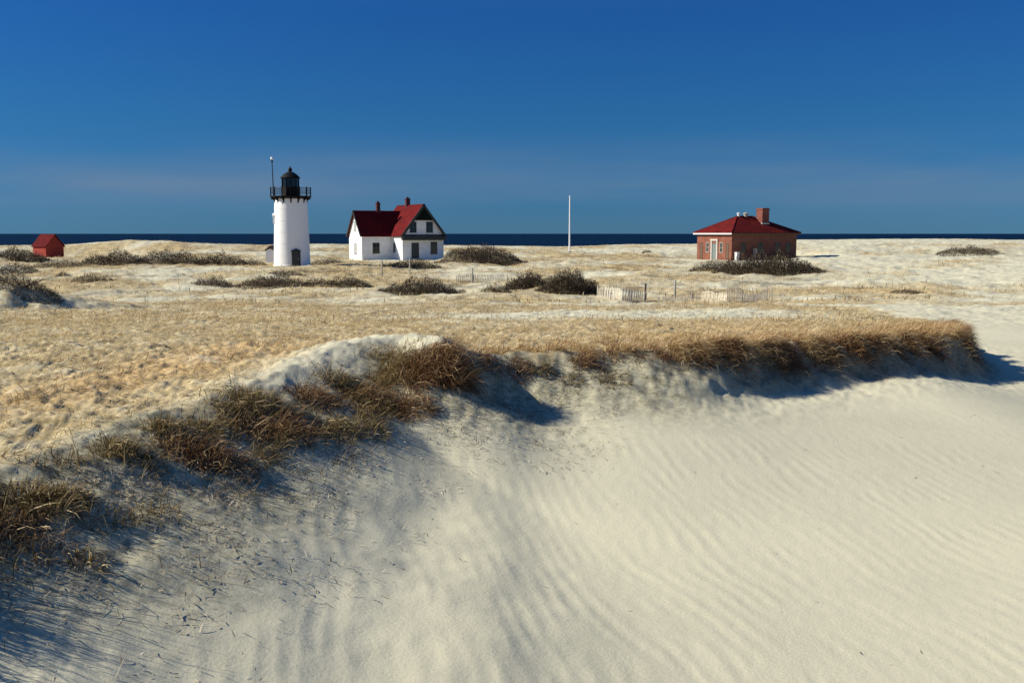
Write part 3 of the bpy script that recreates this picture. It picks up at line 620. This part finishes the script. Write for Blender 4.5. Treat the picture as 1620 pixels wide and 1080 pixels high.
shrub(25, 412, 80, 20, 'black green scrub mound left of the red shed', 'twigdark', n=2600)
shrub(85, 424, 90, 12, 'low dark scrub in front of the red shed', 'twigdark', n=1500)
shrub(15, 432, 70, 14, 'dark scrub at the left edge under the shed scrub', 'twigdark', n=1500)
shrub(140, 446, 64, 13, 'isolated brown shrub on the sand below the red shed', 'twigdark', n=1200)
shrub(97, 438, 24, 9, 'tiny shrub left of the isolated brown one', 'twigdark', n=400)
shrub(20, 460, 130, 22, 'dark scrub on the shaded lip at the far left', 'twigdark', n=3000)
shrub(760, 415, 128, 22, 'broad brown scrub mound right of the keeper house', 'twig', n=4500)
shrub(790, 419, 56, 8, 'dark fringe under the right end of the broad brown mound', 'twigdark', n=900)
shrub(655, 424, 90, 14, 'low green brown scrub at the foot of the keeper house porch', 'twigdark', n=2200)
shrub(1225, 433, 165, 31, 'large grey brown thicket in front of the brick building', 'twigdark', n=7000, depth=.45)
shrub(1140, 428, 90, 17, 'lower left end of the thicket by the brick building', 'twigdark', n=2200)
shrub(1540, 402, 100, 12, 'flat olive scrub on a low dune at the far right', 'twigdark', n=2200)
shrub(1440, 464, 50, 5, 'faint low scrub on the sand at right', 'twig', n=500)
shrub(1023, 400, 16, 6, 'single tiny shrub on the crest between the flagpole and the brick building', 'twigdark', n=250)

# ------------------------------------------------------------------ fences
def picket_fence(pts, label, h=1.3, spacing=.17, group='slatted sand fences', post_every=2.4, lean=.06, sw=.085):
    P = [hit(x, y, 30) for x, y in pts]; root = empty('picket_fence', g3(*P[0])); ox, oy, oz = root.location
    sl = MB(); posts = []; wires = [MB(), MB()]; acc = 0; prev = None
    for (ax, ay), (bx, by) in zip(P[:-1], P[1:]):
        L = math.hypot(bx - ax, by - ay); n = int(L / spacing); ux, uy = (bx - ax) / L, (by - ay) / L
        for i in range(n):
            x, y = ax + ux * i * spacing, ay + uy * i * spacing; x += .1 * math.sin(i * .13)
            z = g3(x, y)[2] - oz; hh = h * random.uniform(.86, 1.06) * (.8 + .25 * math.sin(i * .11 + ax)); lx = random.gauss(0, lean) * hh + .1 * math.sin(i * .07)
            if spacing < .2 and i % 2 and i % 5 and random.random() < .05: continue
            x -= ox; y -= oy; w = sw / 2
            base = [(x - ux * w, y - uy * w, z - .1), (x + ux * w, y + uy * w, z - .1), (x + ux * w + uy * .012, y + uy * w - ux * .012, z - .1), (x - ux * w + uy * .012, y - uy * w - ux * .012, z - .1)]
            top = [(p[0] + lx * ux + .03, p[1] + lx * uy, z + hh) for p in base]
            sl.add(base + top, [(0, 3, 2, 1), (4, 5, 6, 7), (0, 1, 5, 4), (1, 2, 6, 5), (2, 3, 7, 6), (3, 0, 4, 7)])
            acc += spacing
            if acc >= post_every:
                acc = 0; posts.append((x, y, z, hh))
            if prev and i % 3 == 0:
                for w_, k in zip(wires, (.3, .75)): w_.tube((prev[0], prev[1], prev[2] + prev[3] * k), (x, y, z + hh * k), .006, 4)
            if i % 3 == 0: prev = (x, y, z, h)
    sl.build('slats', M['slat'], root)
    for w_ in wires:
        if w_.v: w_.build('wire', M['rust'], root)
    for (x, y, z, hh) in posts:
        pb = MB(); pb.tube((x, y, z - .3), (x + random.gauss(0, .05), y, z + h * 1.04), .035, 8); pb.build('post', M['postgrey'], root)
    tag(root, label, 'fence', group)
picket_fence([(945, 470), (985, 476), (1022, 476)], 'tallest stretch of grey picket sand fence, next to the large dark shrub', h=.95)
picket_fence([(1040, 478), (1110, 476), (1150, 476)], 'half buried pale sand fence in the gap right of the tallest stretch', h=.75, lean=.09)
picket_fence([(1150, 478), (1222, 475)], 'right-hand stretch of grey picket sand fence below the brick building', h=1.0)
picket_fence([(722, 446), (800, 442), (832, 444)], 'distant low picket fence left of the two dark shrubs', h=.75, spacing=.25, sw=.07)
def posts():
    for (px, py, h, lab) in ((604, 438, 1.8, 'lone grey post left of the keeper house porch, in the scrub'), (648, 434, 1.9, 'grey post in front of the keeper house porch'),
                        (747, 447, 1.5, 'short dark post at the left end of the distant fence'), (1067, 470, 1.3, 'thin leaning post behind the half buried fence'), (1020, 475, 1.25, 'dark post closing the tallest fence stretch')):
        x, y = hit(px, py, 30); m = MB(); m.tube((0, 0, -.3), (.05, 0, h), .09, 8, .075); m.tube((.05, 0, h), (.052, 0, h + .03), .075, 8, .04)
        o = m.build('wooden_post', M['woodgrey'] if px != 1020 else M['rust']); o.location = g3(x, y); tag(o, lab, 'post', 'lone posts in the dunes')
posts()

# ------------------------------------------------------------------ lighthouse
def lighthouse():
    k = 139 / F            # metres per photo pixel at the tower
    root = empty('lighthouse', (LH[0], LH[1], LH[2] + CZ), 0)
    tag(root, 'white tapered lighthouse tower with black lantern room and gallery', 'lighthouse')
    Ht = 106.5 * k; rb, rt = 28.4 * k, 25 * k
    tw = MB(); prof = [(rb * 1.02, -.4), (rb * 1.02, .15), (rb, .2)]
    for i in range(1, 13):
        z = Ht * i / 12; r = rb + (rt - rb) * i / 12; prof += [(r, z)]
    tw.lathe(prof, 72); tw.build('tower', M['white'], root)
    for i in range(1, 6):    # cast-iron plate seams
        z = Ht * i / 6; r = rb + (rt - rb) * i / 6; s = MB(); s.lathe([(r - .02, z - .025), (r + .022, z - .02), (r + .022, z + .02), (r - .02, z + .025)], 72); s.build('plate_seam', M['white'], root)
    # door facing the camera, slightly right
    ang = math.atan2(-LH[1], -LH[0]) + R(12)
    def on_wall(name, a, z0, w, h, m1, m2, hood=True):
        r = rb + (rt - rb) * z0 / Ht; e = MB(); c, s = math.cos(a), math.sin(a)
        def P(u, dpt, z): return (c * dpt - s * u, s * dpt + c * u, z)
        def bx(mb, u0, u1, d0, d1, za, zb):
            mb.add([P(u0, d0, za), P(u1, d0, za), P(u1, d1, za), P(u0, d1, za), P(u0, d0, zb), P(u1, d0, zb), P(u1, d1, zb), P(u0, d1, zb)], [(0, 3, 2, 1), (4, 5, 6, 7), (0, 1, 5, 4), (1, 2, 6, 5), (2, 3, 7, 6), (3, 0, 4, 7)])
        bx(e, -w / 2, w / 2, r - .5, r + .05, z0, z0 + h); d = e.build(name, m1, root)
        f = MB(); bx(f, -w / 2 - .14, -w / 2, r - .5, r + .14, z0, z0 + h); bx(f, w / 2, w / 2 + .14, r - .5, r + .14, z0, z0 + h); bx(f, -w / 2 - .2, w / 2 + .2, r - .5, r + .22, z0 + h, z0 + h + .16)
        f.prism([P(-w / 2 - .2, r + .18, z0 + h + .16), P(w / 2 + .2, r + .18, z0 + h + .16), P(0, r + .18, z0 + h + .42)], tuple(-x * .5 for x in (c, s, 0)))
        f.build('frame', m2, d)
        if name == 'door':
            q = MB(); bx(q, w * .3, w * .36, r + .05, r + .1, z0 + h * .45, z0 + h * .5); q.build('handle', M['lampwhite'], d)
    on_wall('door', ang, .05, .88, 1.95, M['door'], M['darktrim'])
    on_wall('window', math.pi + R(4) + .2, Ht * .62, .6, 1.0, M['glass'], M['white'])
    # gallery
    zg = 112.5 * k - .45; dk = MB(); dk.lathe([(rt * .99, zg - .28), (rt + .12, zg - .22), (31.2 * k, zg - .02), (32 * k, zg), (32 * k, zg + .12), (1.0, zg + .12)], 48); dk.build('gallery_deck', M['black'], root)
    for i in range(14):
        a = 2 * math.pi * i / 14; b = MB(); c, s = math.cos(a), math.sin(a); r0 = rt * .99; r1 = 30.5 * k
        z0 = zg - 1.05; pts = [(r0 * c, r0 * s, z0), (r0 * c + .001, r0 * s, zg - .02), (r1 * c, r1 * s, zg - .02), (r1 * c, r1 * s, zg - .2), ((r0 * .75 + r1 * .25) * c, (r0 * .75 + r1 * .25) * s, zg - .5)]
        t = (-s * .09, c * .09, 0); b.prism([tuple(p[j] - t[j] for j in range(3)) for p in pts], tuple(2 * q for q in t)); b.tube((r1 * c, r1 * s, zg - .05), (r1 * c, r1 * s, zg - .4), .05, 6, .03); b.build('bracket', M['black'], root)
    rl = MB(); rr = 31.2 * k
    for z in (.42, .74, 1.08): rl.ring(rr, zg + .12 + z, .04)
    rl.build('railing', M['black'], root)
    for i in range(14):
        a = 2 * math.pi * i / 14; p = MB(); p.tube((rr * math.cos(a), rr * math.sin(a), zg + .1), (rr * math.cos(a), rr * math.sin(a), zg + 1.2), .07, 6); p.lathe([(.0, zg + 1.2), (.07, zg + 1.24), (.07, zg + 1.32), (.02, zg + 1.38)], 8, rr * math.cos(a), rr * math.sin(a)); p.build('railing_post', M['black'], root)
    # lantern room
    lr = 13.9 * k; zl = zg + .12; body = MB(); body.lathe([(lr, zl), (lr, zl + 1.15), (lr + .06, zl + 1.18), (lr + .06, zl + 1.26), (.3, zl + 1.26)], 10, smooth=False); ln = body.build('lantern_room', M['black'], root)
    gl = MB(); gl.lathe([(lr * .93, zl + 1.26), (lr * .93, zl + 2.45)], 10, smooth=False); gl.build('lantern_glass', M['glass'], ln)
    for i in range(10):
        a = 2 * math.pi * i / 10; c, s = math.cos(a), math.sin(a); mb = MB(); mb.tube((lr * .96 * c, lr * .96 * s, zl + 1.2), (lr * .96 * c, lr * .96 * s, zl + 2.5), .05, 6); mb.build('mullion', M['black'], ln)
    rf = MB(); rf.lathe([(lr + .12, zl + 2.42), (lr + .14, zl + 2.52), (lr * .80, zl + 2.92), (lr * .45, zl + 3.22), (.22, zl + 3.35), (.2, zl + 3.48)], 20, smooth=True); ro = rf.build('lantern_roof', M['black'], root)
    vb = MB(); vb.lathe([(.16, zl + 3.40), (.27, zl + 3.48), (.3, zl + 3.62), (.26, zl + 3.76), (.12, zl + 3.86), (.07, zl + 4.0), (.03, zl + 4.12)], 14); vb.build('vent_ball', M['black'], ro)
    # mast with white light on the gallery, left
    mx, my = -22.5 * k, -18 * k; ms = MB(); ms.tube((mx, my, zg + .1), (mx - .1, my, zg + 4.6), .075, 8, .055); ms.tube((mx - .1, my, zg + 4.6), (mx - .1, my, zg + 4.95), .14, 8, .10)
    mo = ms.build('mast', M['black'], root); lp = MB(); z = zg + 4.95; lp.lathe([(.12, z), (.2, z + .08), (.22, z + .2), (.16, z + .33), (.05, z + .4)], 12, mx - .1, my); lp.build('lamp', M['lampwhite'], mo)
lighthouse()

def small_hut():    # white hut tucked beside the tower
    k = OI[1] / F; root = empty('storage_hut', (OI[0], OI[1], float(H(np.array([OI[0]]), np.array([OI[1]]))[0]) + CZ), R(0))
    tag(root, 'small white hut with brown gabled roof half hidden behind the lighthouse', 'hut')
    w = 7 * k; d = 3.; h = 19 * k; m = MB(); m.prism([(-w, 0, -.5), (w, 0, -.5), (w, 0, h), (0, 0, h + .3), (-w, 0, h)], (0, d, 0)); m.build('wall', M['white'], root)
    r = MB(); r.prism([(-w - .12, -.15, h - .02), (0, -.15, h + .34), (w + .12, -.15, h - .02), (w + .12, -.15, h + .13), (0, -.15, h + .75), (-w - .12, -.15, h + .13)], (0, d + .3, 0)); r.build('roof', M['brownroof'], root)
small_hut()

# ------------------------------------------------------------------ generic window for walls in a local frame
def window(root, wall, u, z, w, h, y=0., glass='glass', frame='sash', bars=(1, 1), name='window', sill=True):
    """wall: 'front' (normal -y at y) or 'left' (normal -x at x=y)"""
    def bx(mb, u0, u1, o0, o1, z0, z1):
        if wall == 'front': mb.box(u0, u1, y - o1, y - o0, z0, z1)
        else: mb.box(y - o1, y - o0, u0, u1, z0, z1)
    g = MB(); bx(g, u - w / 2, u + w / 2, -.05, .012, z, z + h); go = g.build(name, M[glass], root)
    f = MB(); t = .07; bx(f, u - w / 2 - t, u - w / 2, -.05, .05, z, z + h); bx(f, u + w / 2, u + w / 2 + t, -.05, .05, z, z + h); bx(f, u - w / 2 - t, u + w / 2 + t, -.05, .06, z + h, z + h + t)
    for i in range(1, bars[0] + 1): c = u - w / 2 + w * i / (bars[0] + 1); bx(f, c - .015, c + .015, .0, .03, z, z + h)
    for i in range(1, bars[1] + 1): c = z + h * i / (bars[1] + 1); bx(f, u - w / 2, u + w / 2, .0, .034, c - .018, c + .018)
    f.build('frame', M[frame], go)
    if sill:
        s = MB(); bx(s, u - w / 2 - .13, u + w / 2 + .13, -.05, .1, z - .08, z); s.build('sill', M[frame], go)
    return go
def slab(mb, a, b, c, d, th):   # roof slab from four corner points (ccw seen from outside), thickened downward
    a, b, c, d = [np.array(p, float) for p in (a, b, c, d)]; n = np.cross(b - a, d - a); n /= np.linalg.norm(n)
    if n[2] < 0: n = -n
    lo = [p - n * th for p in (a, b, c, d)]; mb.add([a, b, c, d] + lo, [(0, 1, 2, 3), (7, 6, 5, 4), (0, 4, 5, 1), (1, 5, 6, 2), (2, 6, 7, 3), (3, 7, 4, 0)])

def keeper_house():
    root = empty('keeper_house', (HS[0], HS[1], HS[2] + CZ), R(30))
    tag(root, 'white clapboard house with red roofs, dark gable and two chimneys', 'house')
    EL, ED = 5.6, 6.1            # ell length and depth
    P_, W = 4.5, 7.75            # main block projection and width
    ev = 4.45; hr = 8.35; mr = 9.4; D = ED + P_; x0 = EL; x1 = EL + W; xm = (x0 + x1) / 2; yf = -P_
    e = MB(); e.prism([(0, 0, -.6), (0, ED, -.6), (0, ED, ev), (0, ED / 2, hr - .15), (0, 0, ev)], (EL, 0, 0)); e.build('wall', M['siding'], root)
    m = MB(); m.prism([(x0, yf, -.6), (x1, yf, -.6), (x1, yf, ev), (xm, yf, mr - .15), (x0, yf, ev)], (0, D, 0)); m.build('wall', M['siding'], root)
    # ell roof
    o = .45; sl = (hr - ev) / (ED / 2); r = MB()
    slab(r, (-.35, -o, ev - o * sl + .15), (xm, -o, ev - o * sl + .15), (xm, ED / 2, hr + .15), (-.35, ED / 2, hr + .15), .12)
    slab(r, (-.35, ED / 2, hr + .15), (xm, ED / 2, hr + .15), (xm, ED + o, ev - o * sl + .15), (-.35, ED + o, ev - o * sl + .15), .12)
    er = r.build('roof', M['redroof'], root)
    t = MB(); slab(t, (-.42, -o - .03, ev - o * sl + .19), (-.352, -o - .03, ev - o * sl + .19), (-.352, ED / 2, hr + .2), (-.42, ED / 2, hr + .2), .3)
    slab(t, (-.42, ED / 2, hr + .2), (-.352, ED / 2, hr + .2), (-.352, ED + o + .03, ev - o * sl + .19), (-.42, ED + o + .03, ev - o * sl + .19), .3); t.build('bargeboard', M['darktrim'], er)
    # main roof
    sm = (mr - ev) / (W / 2); r = MB(); ya, yb = yf - .42, ED + .4
    slab(r, (x0 - o, ya, ev - o * sm + .16), (xm, ya, mr + .16), (xm, yb, mr + .16), (x0 - o, yb, ev - o * sm + .16), .13)
    slab(r, (xm, ya, mr + .16), (x1 + o, ya, ev - o * sm + .16), (x1 + o, yb, ev - o * sm + .16), (xm, yb, mr + .16), .13)
    mrf = r.build('roof', M['redroof'], root)
    t = MB()
    slab(t, (x0 - o - .04, ya - .08, ev - o * sm + .2), (xm, ya - .08, mr + .22), (xm, ya - .003, mr + .22), (x0 - o - .04, ya - .003, ev - o * sm + .2), .42)
    slab(t, (xm, ya - .08, mr + .22), (x1 + o + .04, ya - .08, ev - o * sm + .2), (x1 + o + .04, ya - .003, ev - o * sm + .2), (xm, ya - .003, mr + .22), .42); t.build('bargeboard', M['darktrim'], mrf)
    # dark shingled gable peak, slightly overhanging
    zc = 6.75; hw = (mr - zc) / sm; g = MB(); g.prism([(xm - hw, yf, zc), (xm + hw, yf, zc), (xm, yf, mr)], (0, -.3, 0)); g.build('gable_shingles', M['darkshingle'], root)
    # pent roof / canopy across the front
    c = MB(); c.prism([(x0 - .25, yf, 4.35), (x0 - .25, yf - .8, 4.0), (x0 - .25, yf - .8, 3.35), (x0 - .25, yf, 3.4)], (W + .45, 0, 0)); c.build('porch_roof', M['darktrim'], root)
    # windows and door
    window(root, 'left', 3.05, 1.0, .95, 1.7, 0., 'greywin'); window(root, 'left', 3.05, 5.0, .8, 1.5, 0., 'greywin')
    window(root, 'front', 2.6, 1.1, 1.15, 1.75, 0.); 
    window(root, 'front', x0 + 2.0, 4.7, 1.15, 1.75, yf); window(root, 'front', x0 + 5.1, 4.7, 1.15, 1.75, yf)
    window(root, 'front', x0 + 5.9, 1.0, 1.15, 2.0, yf)
    window(root, 'left', -1.0, 1.3, .8, 1.5, x0)
    window(root, 'front', x0 + 2.35, .25, 1.3, 2.6, yf, 'door', bars=(0, 0), name='door', sill=False)
    st = MB(); st.box(x0 + 1.55, x0 + 3.15, yf - 1.0, yf - .01, -.4, .2); st.box(x0 + 1.55, x0 + 3.15, yf - 1.35, yf - 1.002, -.4, .02); st.build('steps', M['woodgrey'], root)
    # corner boards
    for (cx, cy) in ((0, 0), (x0, yf), (x1, yf)):
        cb = MB(); cb.box(cx - .02 if cx < x1 else cx - .12, cx + .12 if cx < x1 else cx + .02, cy - .025, cy + .12, -.4, ev - .05); cb.build('corner_board', M['trim'], root)
    for (cx, cy, z0, z1, w) in ((4.3, ED / 2, hr - .4, hr + 1.55, .62), (xm, 1.9, mr - .4, mr + 1.3, .7)):
        ch = MB(); ch.box(cx - w / 2, cx + w / 2, cy - w / 2, cy + w / 2, z0, z1); ch.box(cx - w / 2 - .06, cx + w / 2 + .06, cy - w / 2 - .06, cy + w / 2 + .06, z1 - .25, z1 - .1); ch.box(cx - .16, cx + .16, cy - .16, cy + .16, z1 + .001, z1 + .25); ch.build('chimney', M['darkchim'], er if cx < 5 else mrf)
keeper_house()

def brick_house():
    root = empty('brick_building', (BR[0], BR[1], BR[2] + CZ), R(30))
    tag(root, 'red brick building with hipped red roof and big chimney', 'building')
    L_, W = 15.2, 8.9; ev = 4.3
    w = MB(); w.box(0, L_, 0, W, -.6, ev); w.build('wall', M['brick'], root)
    f = MB(); f.box(-.45, L_ + .45, -.45, W + .45, ev, ev + .12); f.box(-.5, L_ + .5, -.5, W + .5, ev + .122, ev + .36); f.build('cornice', M['brownroof'], root); f = MB(); f.box(-.56, -.503, -.5, W + .5, ev + .05, ev + .36); f.build('fascia', M['trim'], root)
    o = .58; z0 = ev + .38; zr = 7.55; hy = W / 2; hx = 5.2
    r = MB(); A, B, C_, D_ = (-o, -o, z0), (L_ + o, -o, z0), (L_ + o, W + o, z0), (-o, W + o, z0); E, G = (hx, hy, zr), (L_ - hx - 1.2, hy, zr)
    r.add([A, B, C_, D_, E, G, (-o, -o, z0 - .1), (L_ + o, -o, z0 - .1), (L_ + o, W + o, z0 - .1), (-o, W + o, z0 - .1)], [(0, 1, 5, 4), (1, 2, 5), (2, 3, 4, 5), (3, 0, 4), (0, 6, 7, 1), (1, 7, 8, 2), (2, 8, 9, 3), (3, 9, 6, 0), (6, 9, 8, 7)])
    ro = r.build('roof', M['redroof2'], root)
    h = MB()
    for p, q in ((A, E), (B, G), (C_, G), (D_, E), (E, G)): h.tube(p, q, .07, 6)
    h.build('ridge_cap', M['redroof2'], ro)
    ch = MB(); cx, cy = 9.6, 2.75; ch.box(cx - .8, cx + .8, cy - .75, cy + .75, 5.0, 8.95); ch.box(cx - .88, cx + .88, cy - .83, cy + .83, 8.6, 8.8); ch.build('chimney', M['chimbrick'], ro)
    fl = MB(); fl.box(cx - .86, cx + .86, cy - .8, cy + .8, 5.9, 6.35); fl.build('flashing', M['greywin'], ro)
    v = MB(); v.lathe([(.22, zr - .1), (.22, zr + .35), (.34, zr + .4), (.34, zr + .5), (.1, zr + .6)], 12, hx + .3, hy); v.build('vent', M['lampwhite'], ro)
    v = MB(); v.lathe([(.35, zr - .1), (.35, zr + .3), (.5, zr + .36), (.5, zr + .5), (.1, zr + .66)], 12, hx + 2.0, hy); v.build('vent', M['woodgrey'], ro)
    # lit end wall: door and four windows (wall 'left', u along depth)
    for u, z, ww, hh, g in ((1.05, .25, .62, 2.55, 'door'), (2.55, 1.3, .62, 1.6, 'glass'), (6.1, 1.3, .62, 1.6, 'glass'), (7.75, .25, .62, 2.55, 'door')):
        window(root, 'left', u, z, ww, hh, 0., 'glass' if g == 'glass' else 'brownroof', bars=(1, 1) if g == 'glass' else (0, 2), frame='paletrim' if g == 'glass' else 'brownroof')
    window(root, 'left', 4.35, .0, .95, 2.75, 0., 'tealdoor', bars=(0, 0), name='door', sill=False)
    s = MB(); s.box(-.10, -.0, 3.5, 3.78, -.1, 3.25); s.box(-.10, -.0, 4.95, 5.23, -.1, 3.25); s.box(-.16, 0, 3.4, 5.33, 3.252, 3.55); s.build('door_surround', M['paletrim'], root)
    for u in (2.6, 6.6, 10.6, 13.2): window(root, 'front', u, 1.2, .95, 1.7, 0., frame='brownroof')
brick_house()

def bx_things():
    x, y = BR[0], BR[1]
    for (px, Y, h, w, lab, m) in ((1166, 168.5, 1.45, .62, 'upright pale box at the near corner of the brick building', 'trim'), (1194.5, 171.5, 2.0, .5, 'grey upright box farther along the shaded brick wall', 'woodgrey')):
        d = ray(px, 411); X = d[0] * Y; o = MB(); o.box(-w / 2, w / 2, -.25, .25, -.1, h - .1); o.box(-w / 2 - .05, w / 2 + .05, -.3, .3, h - .098, h); o.box(-w / 2 + .05, w / 2 - .05, -.27, -.252, .1, h - .2)
        b = o.build('utility_box', M[m]); b.location = g3(X, Y); b.rotation_euler = (0, 0, R(30)); tag(b, lab, 'utility box', 'boxes standing along the brick wall')
bx_things()

def red_shed():
    k = SH[1] / F; root = empty('red_shed', (SH[0], SH[1], SH[2] + CZ), R(56)); tag(root, 'small red wooden shed with red gabled roof at the far left', 'shed')
    # gable end is the front (normal -y), ridge runs back; lit eave wall on the left
    w, d, ev, rh = 3.6, 4.2, 2.3, 4.4
    m = MB(); m.prism([(0, 0, -.5), (w, 0, -.5), (w, 0, ev), (w / 2, 0, rh - .12), (0, 0, ev)], (0, d, 0)); m.build('wall', M['redwood'], root)
    o = .25; s = (rh - ev) / (w / 2); r = MB(); slab(r, (-o, -.3, ev - o * s + .1), (w / 2, -.3, rh + .08), (w / 2, d + .3, rh + .08), (-o, d + .3, ev - o * s + .1), .1); slab(r, (w / 2, -.3, rh + .08), (w + o, -.3, ev - o * s + .1), (w + o, d + .3, ev - o * s + .1), (w / 2, d + .3, rh + .08), .1)
    r.build('roof', M['redroof'], root)
red_shed()

def flagpole():
    d = ray(901, 394); Y = 200.; x = d[0] * Y; gx = g3(x, Y); root = empty('flagpole', gx); tag(root, 'tall bare white flagpole on the dunes between the house and the brick building', 'flagpole')
    top = CZ + 56.5 / F * Y - gx[2]; p = MB(); p.tube((0, 0, -.3), (0, 0, top), .17, 10, .11); p.build('pole', M['lampwhite'], root)
    t = MB(); t.lathe([(.05, top), (.17, top + .08), (.17, top + .2), (.05, top + .3)], 10); t.build('finial', M['lampwhite'], root)
    b = MB(); b.lathe([(.4, -.3), (.4, .12), (.2, .2)], 16); b.build('base', M['woodgrey'], root)
flagpole()

# ------------------------------------------------------------------ light
az = math.atan2(math.sin(R(SUN_AHEAD)), -math.cos(R(SUN_AHEAD)))      # direction TO the sun in plan
el = R(SUN_EL); sv = (math.cos(el) * math.cos(az), math.cos(el) * math.sin(az), math.sin(el))
from mathutils import Vector
ld = bpy.data.lights.new('sun', 'SUN'); ld.energy = 5.0; ld.angle = R(.53); ld.color = (1, .92, .76)
lo = bpy.data.objects.new('sun', ld); COL.objects.link(lo); lo.rotation_euler = Vector(sv).to_track_quat('Z', 'Y').to_euler()
w = bpy.data.worlds.new('World'); S.world = w; w.use_nodes = True; nt = w.node_tree; L = nt.links.new
bg = nt.nodes['Background']; sky = nt.nodes.new('ShaderNodeTexSky'); sky.sky_type = 'NISHITA'; sky.sun_disc = False
sky.sun_elevation = el; sky.sun_rotation = math.atan2(sv[0], sv[1]); sky.air_density = 1.0; sky.dust_density = .0; sky.ozone_density = 3.0; sky.altitude = 0
tc = nt.nodes.new('ShaderNodeTexCoord'); sx = nt.nodes.new('ShaderNodeSeparateXYZ'); L(tc.outputs['Generated'], sx.inputs[0])
# polarised, clear winter sky: darker and bluer towards the horizon than the raw model
gr = ramp(nt, [(0, (.104, .30, .73)), (.05, (.10, .32, .70)), (.107, (.093, .345, .68)), (.21, (.085, .35, .76)), (.40, (.32, .72, 1.15)), (1, (.48, .88, 1.35))]); L(sx.outputs[2], gr.inputs[0])
mx = nt.nodes.new('ShaderNodeMix'); mx.data_type = 'RGBA'; mx.blend_type = 'MULTIPLY'; mx.inputs['Factor'].default_value = 1; L(sky.outputs[0], mx.inputs['A']); L(gr.outputs[0], mx.inputs['B'])
# thin cirrus streaks low over the sea
mp = nt.nodes.new('ShaderNodeMapping'); mp.inputs['Scale'].default_value = (1.6, 1.6, 15); mp.inputs['Rotation'].default_value = (0, R(1.5), 0); L(tc.outputs['Generated'], mp.inputs[0])
cn = nt.nodes.new('ShaderNodeTexNoise'); cn.inputs['Scale'].default_value = 1.3; cn.inputs['Detail'].default_value = 6; L(mp.outputs[0], cn.inputs['Vector'])
cr = ramp(nt, [(.36, (0, 0, 0)), (.75, (1, 1, 1))]); L(cn.outputs['Fac'], cr.inputs[0])
hb = ramp(nt, [(.0, (0, 0, 0)), (.02, (.25, .25, .25)), (.045, (1, 1, 1)), (.07, (.45, .45, .45)), (.10, (.0, .0, .0))]); L(sx.outputs[2], hb.inputs[0])
mm = nt.nodes.new('ShaderNodeMath'); mm.operation = 'MULTIPLY'; L(cr.outputs[0], mm.inputs[0]); L(hb.outputs[0], mm.inputs[1])
m2 = nt.nodes.new('ShaderNodeMath'); m2.operation = 'MULTIPLY'; m2.inputs[1].default_value = .9; L(mm.outputs[0], m2.inputs[0])
cm = nt.nodes.new('ShaderNodeMix'); cm.data_type = 'RGBA'; L(m2.outputs[0], cm.inputs['Factor']); L(mx.outputs['Result'], cm.inputs['A']); cm.inputs['B'].default_value = (1.9, 2.75, 4.0, 1)
L(cm.outputs['Result'], bg.inputs[0]); bg.inputs[1].default_value = .06

# ------------------------------------------------------------------ camera
cd = bpy.data.cameras.new('camera'); cd.sensor_width = 36; cd.lens = 35; cd.clip_start = .1; cd.clip_end = 80000
co = bpy.data.objects.new('camera', cd); COL.objects.link(co); co.location = (0, 0, CZ); co.rotation_euler = (R(90) - PITCH, 0, 0); S.camera = co
S.view_settings.view_transform = 'Standard'; S.view_settings.look = 'None'; S.view_settings.gamma = 1; S.view_settings.exposure = .55
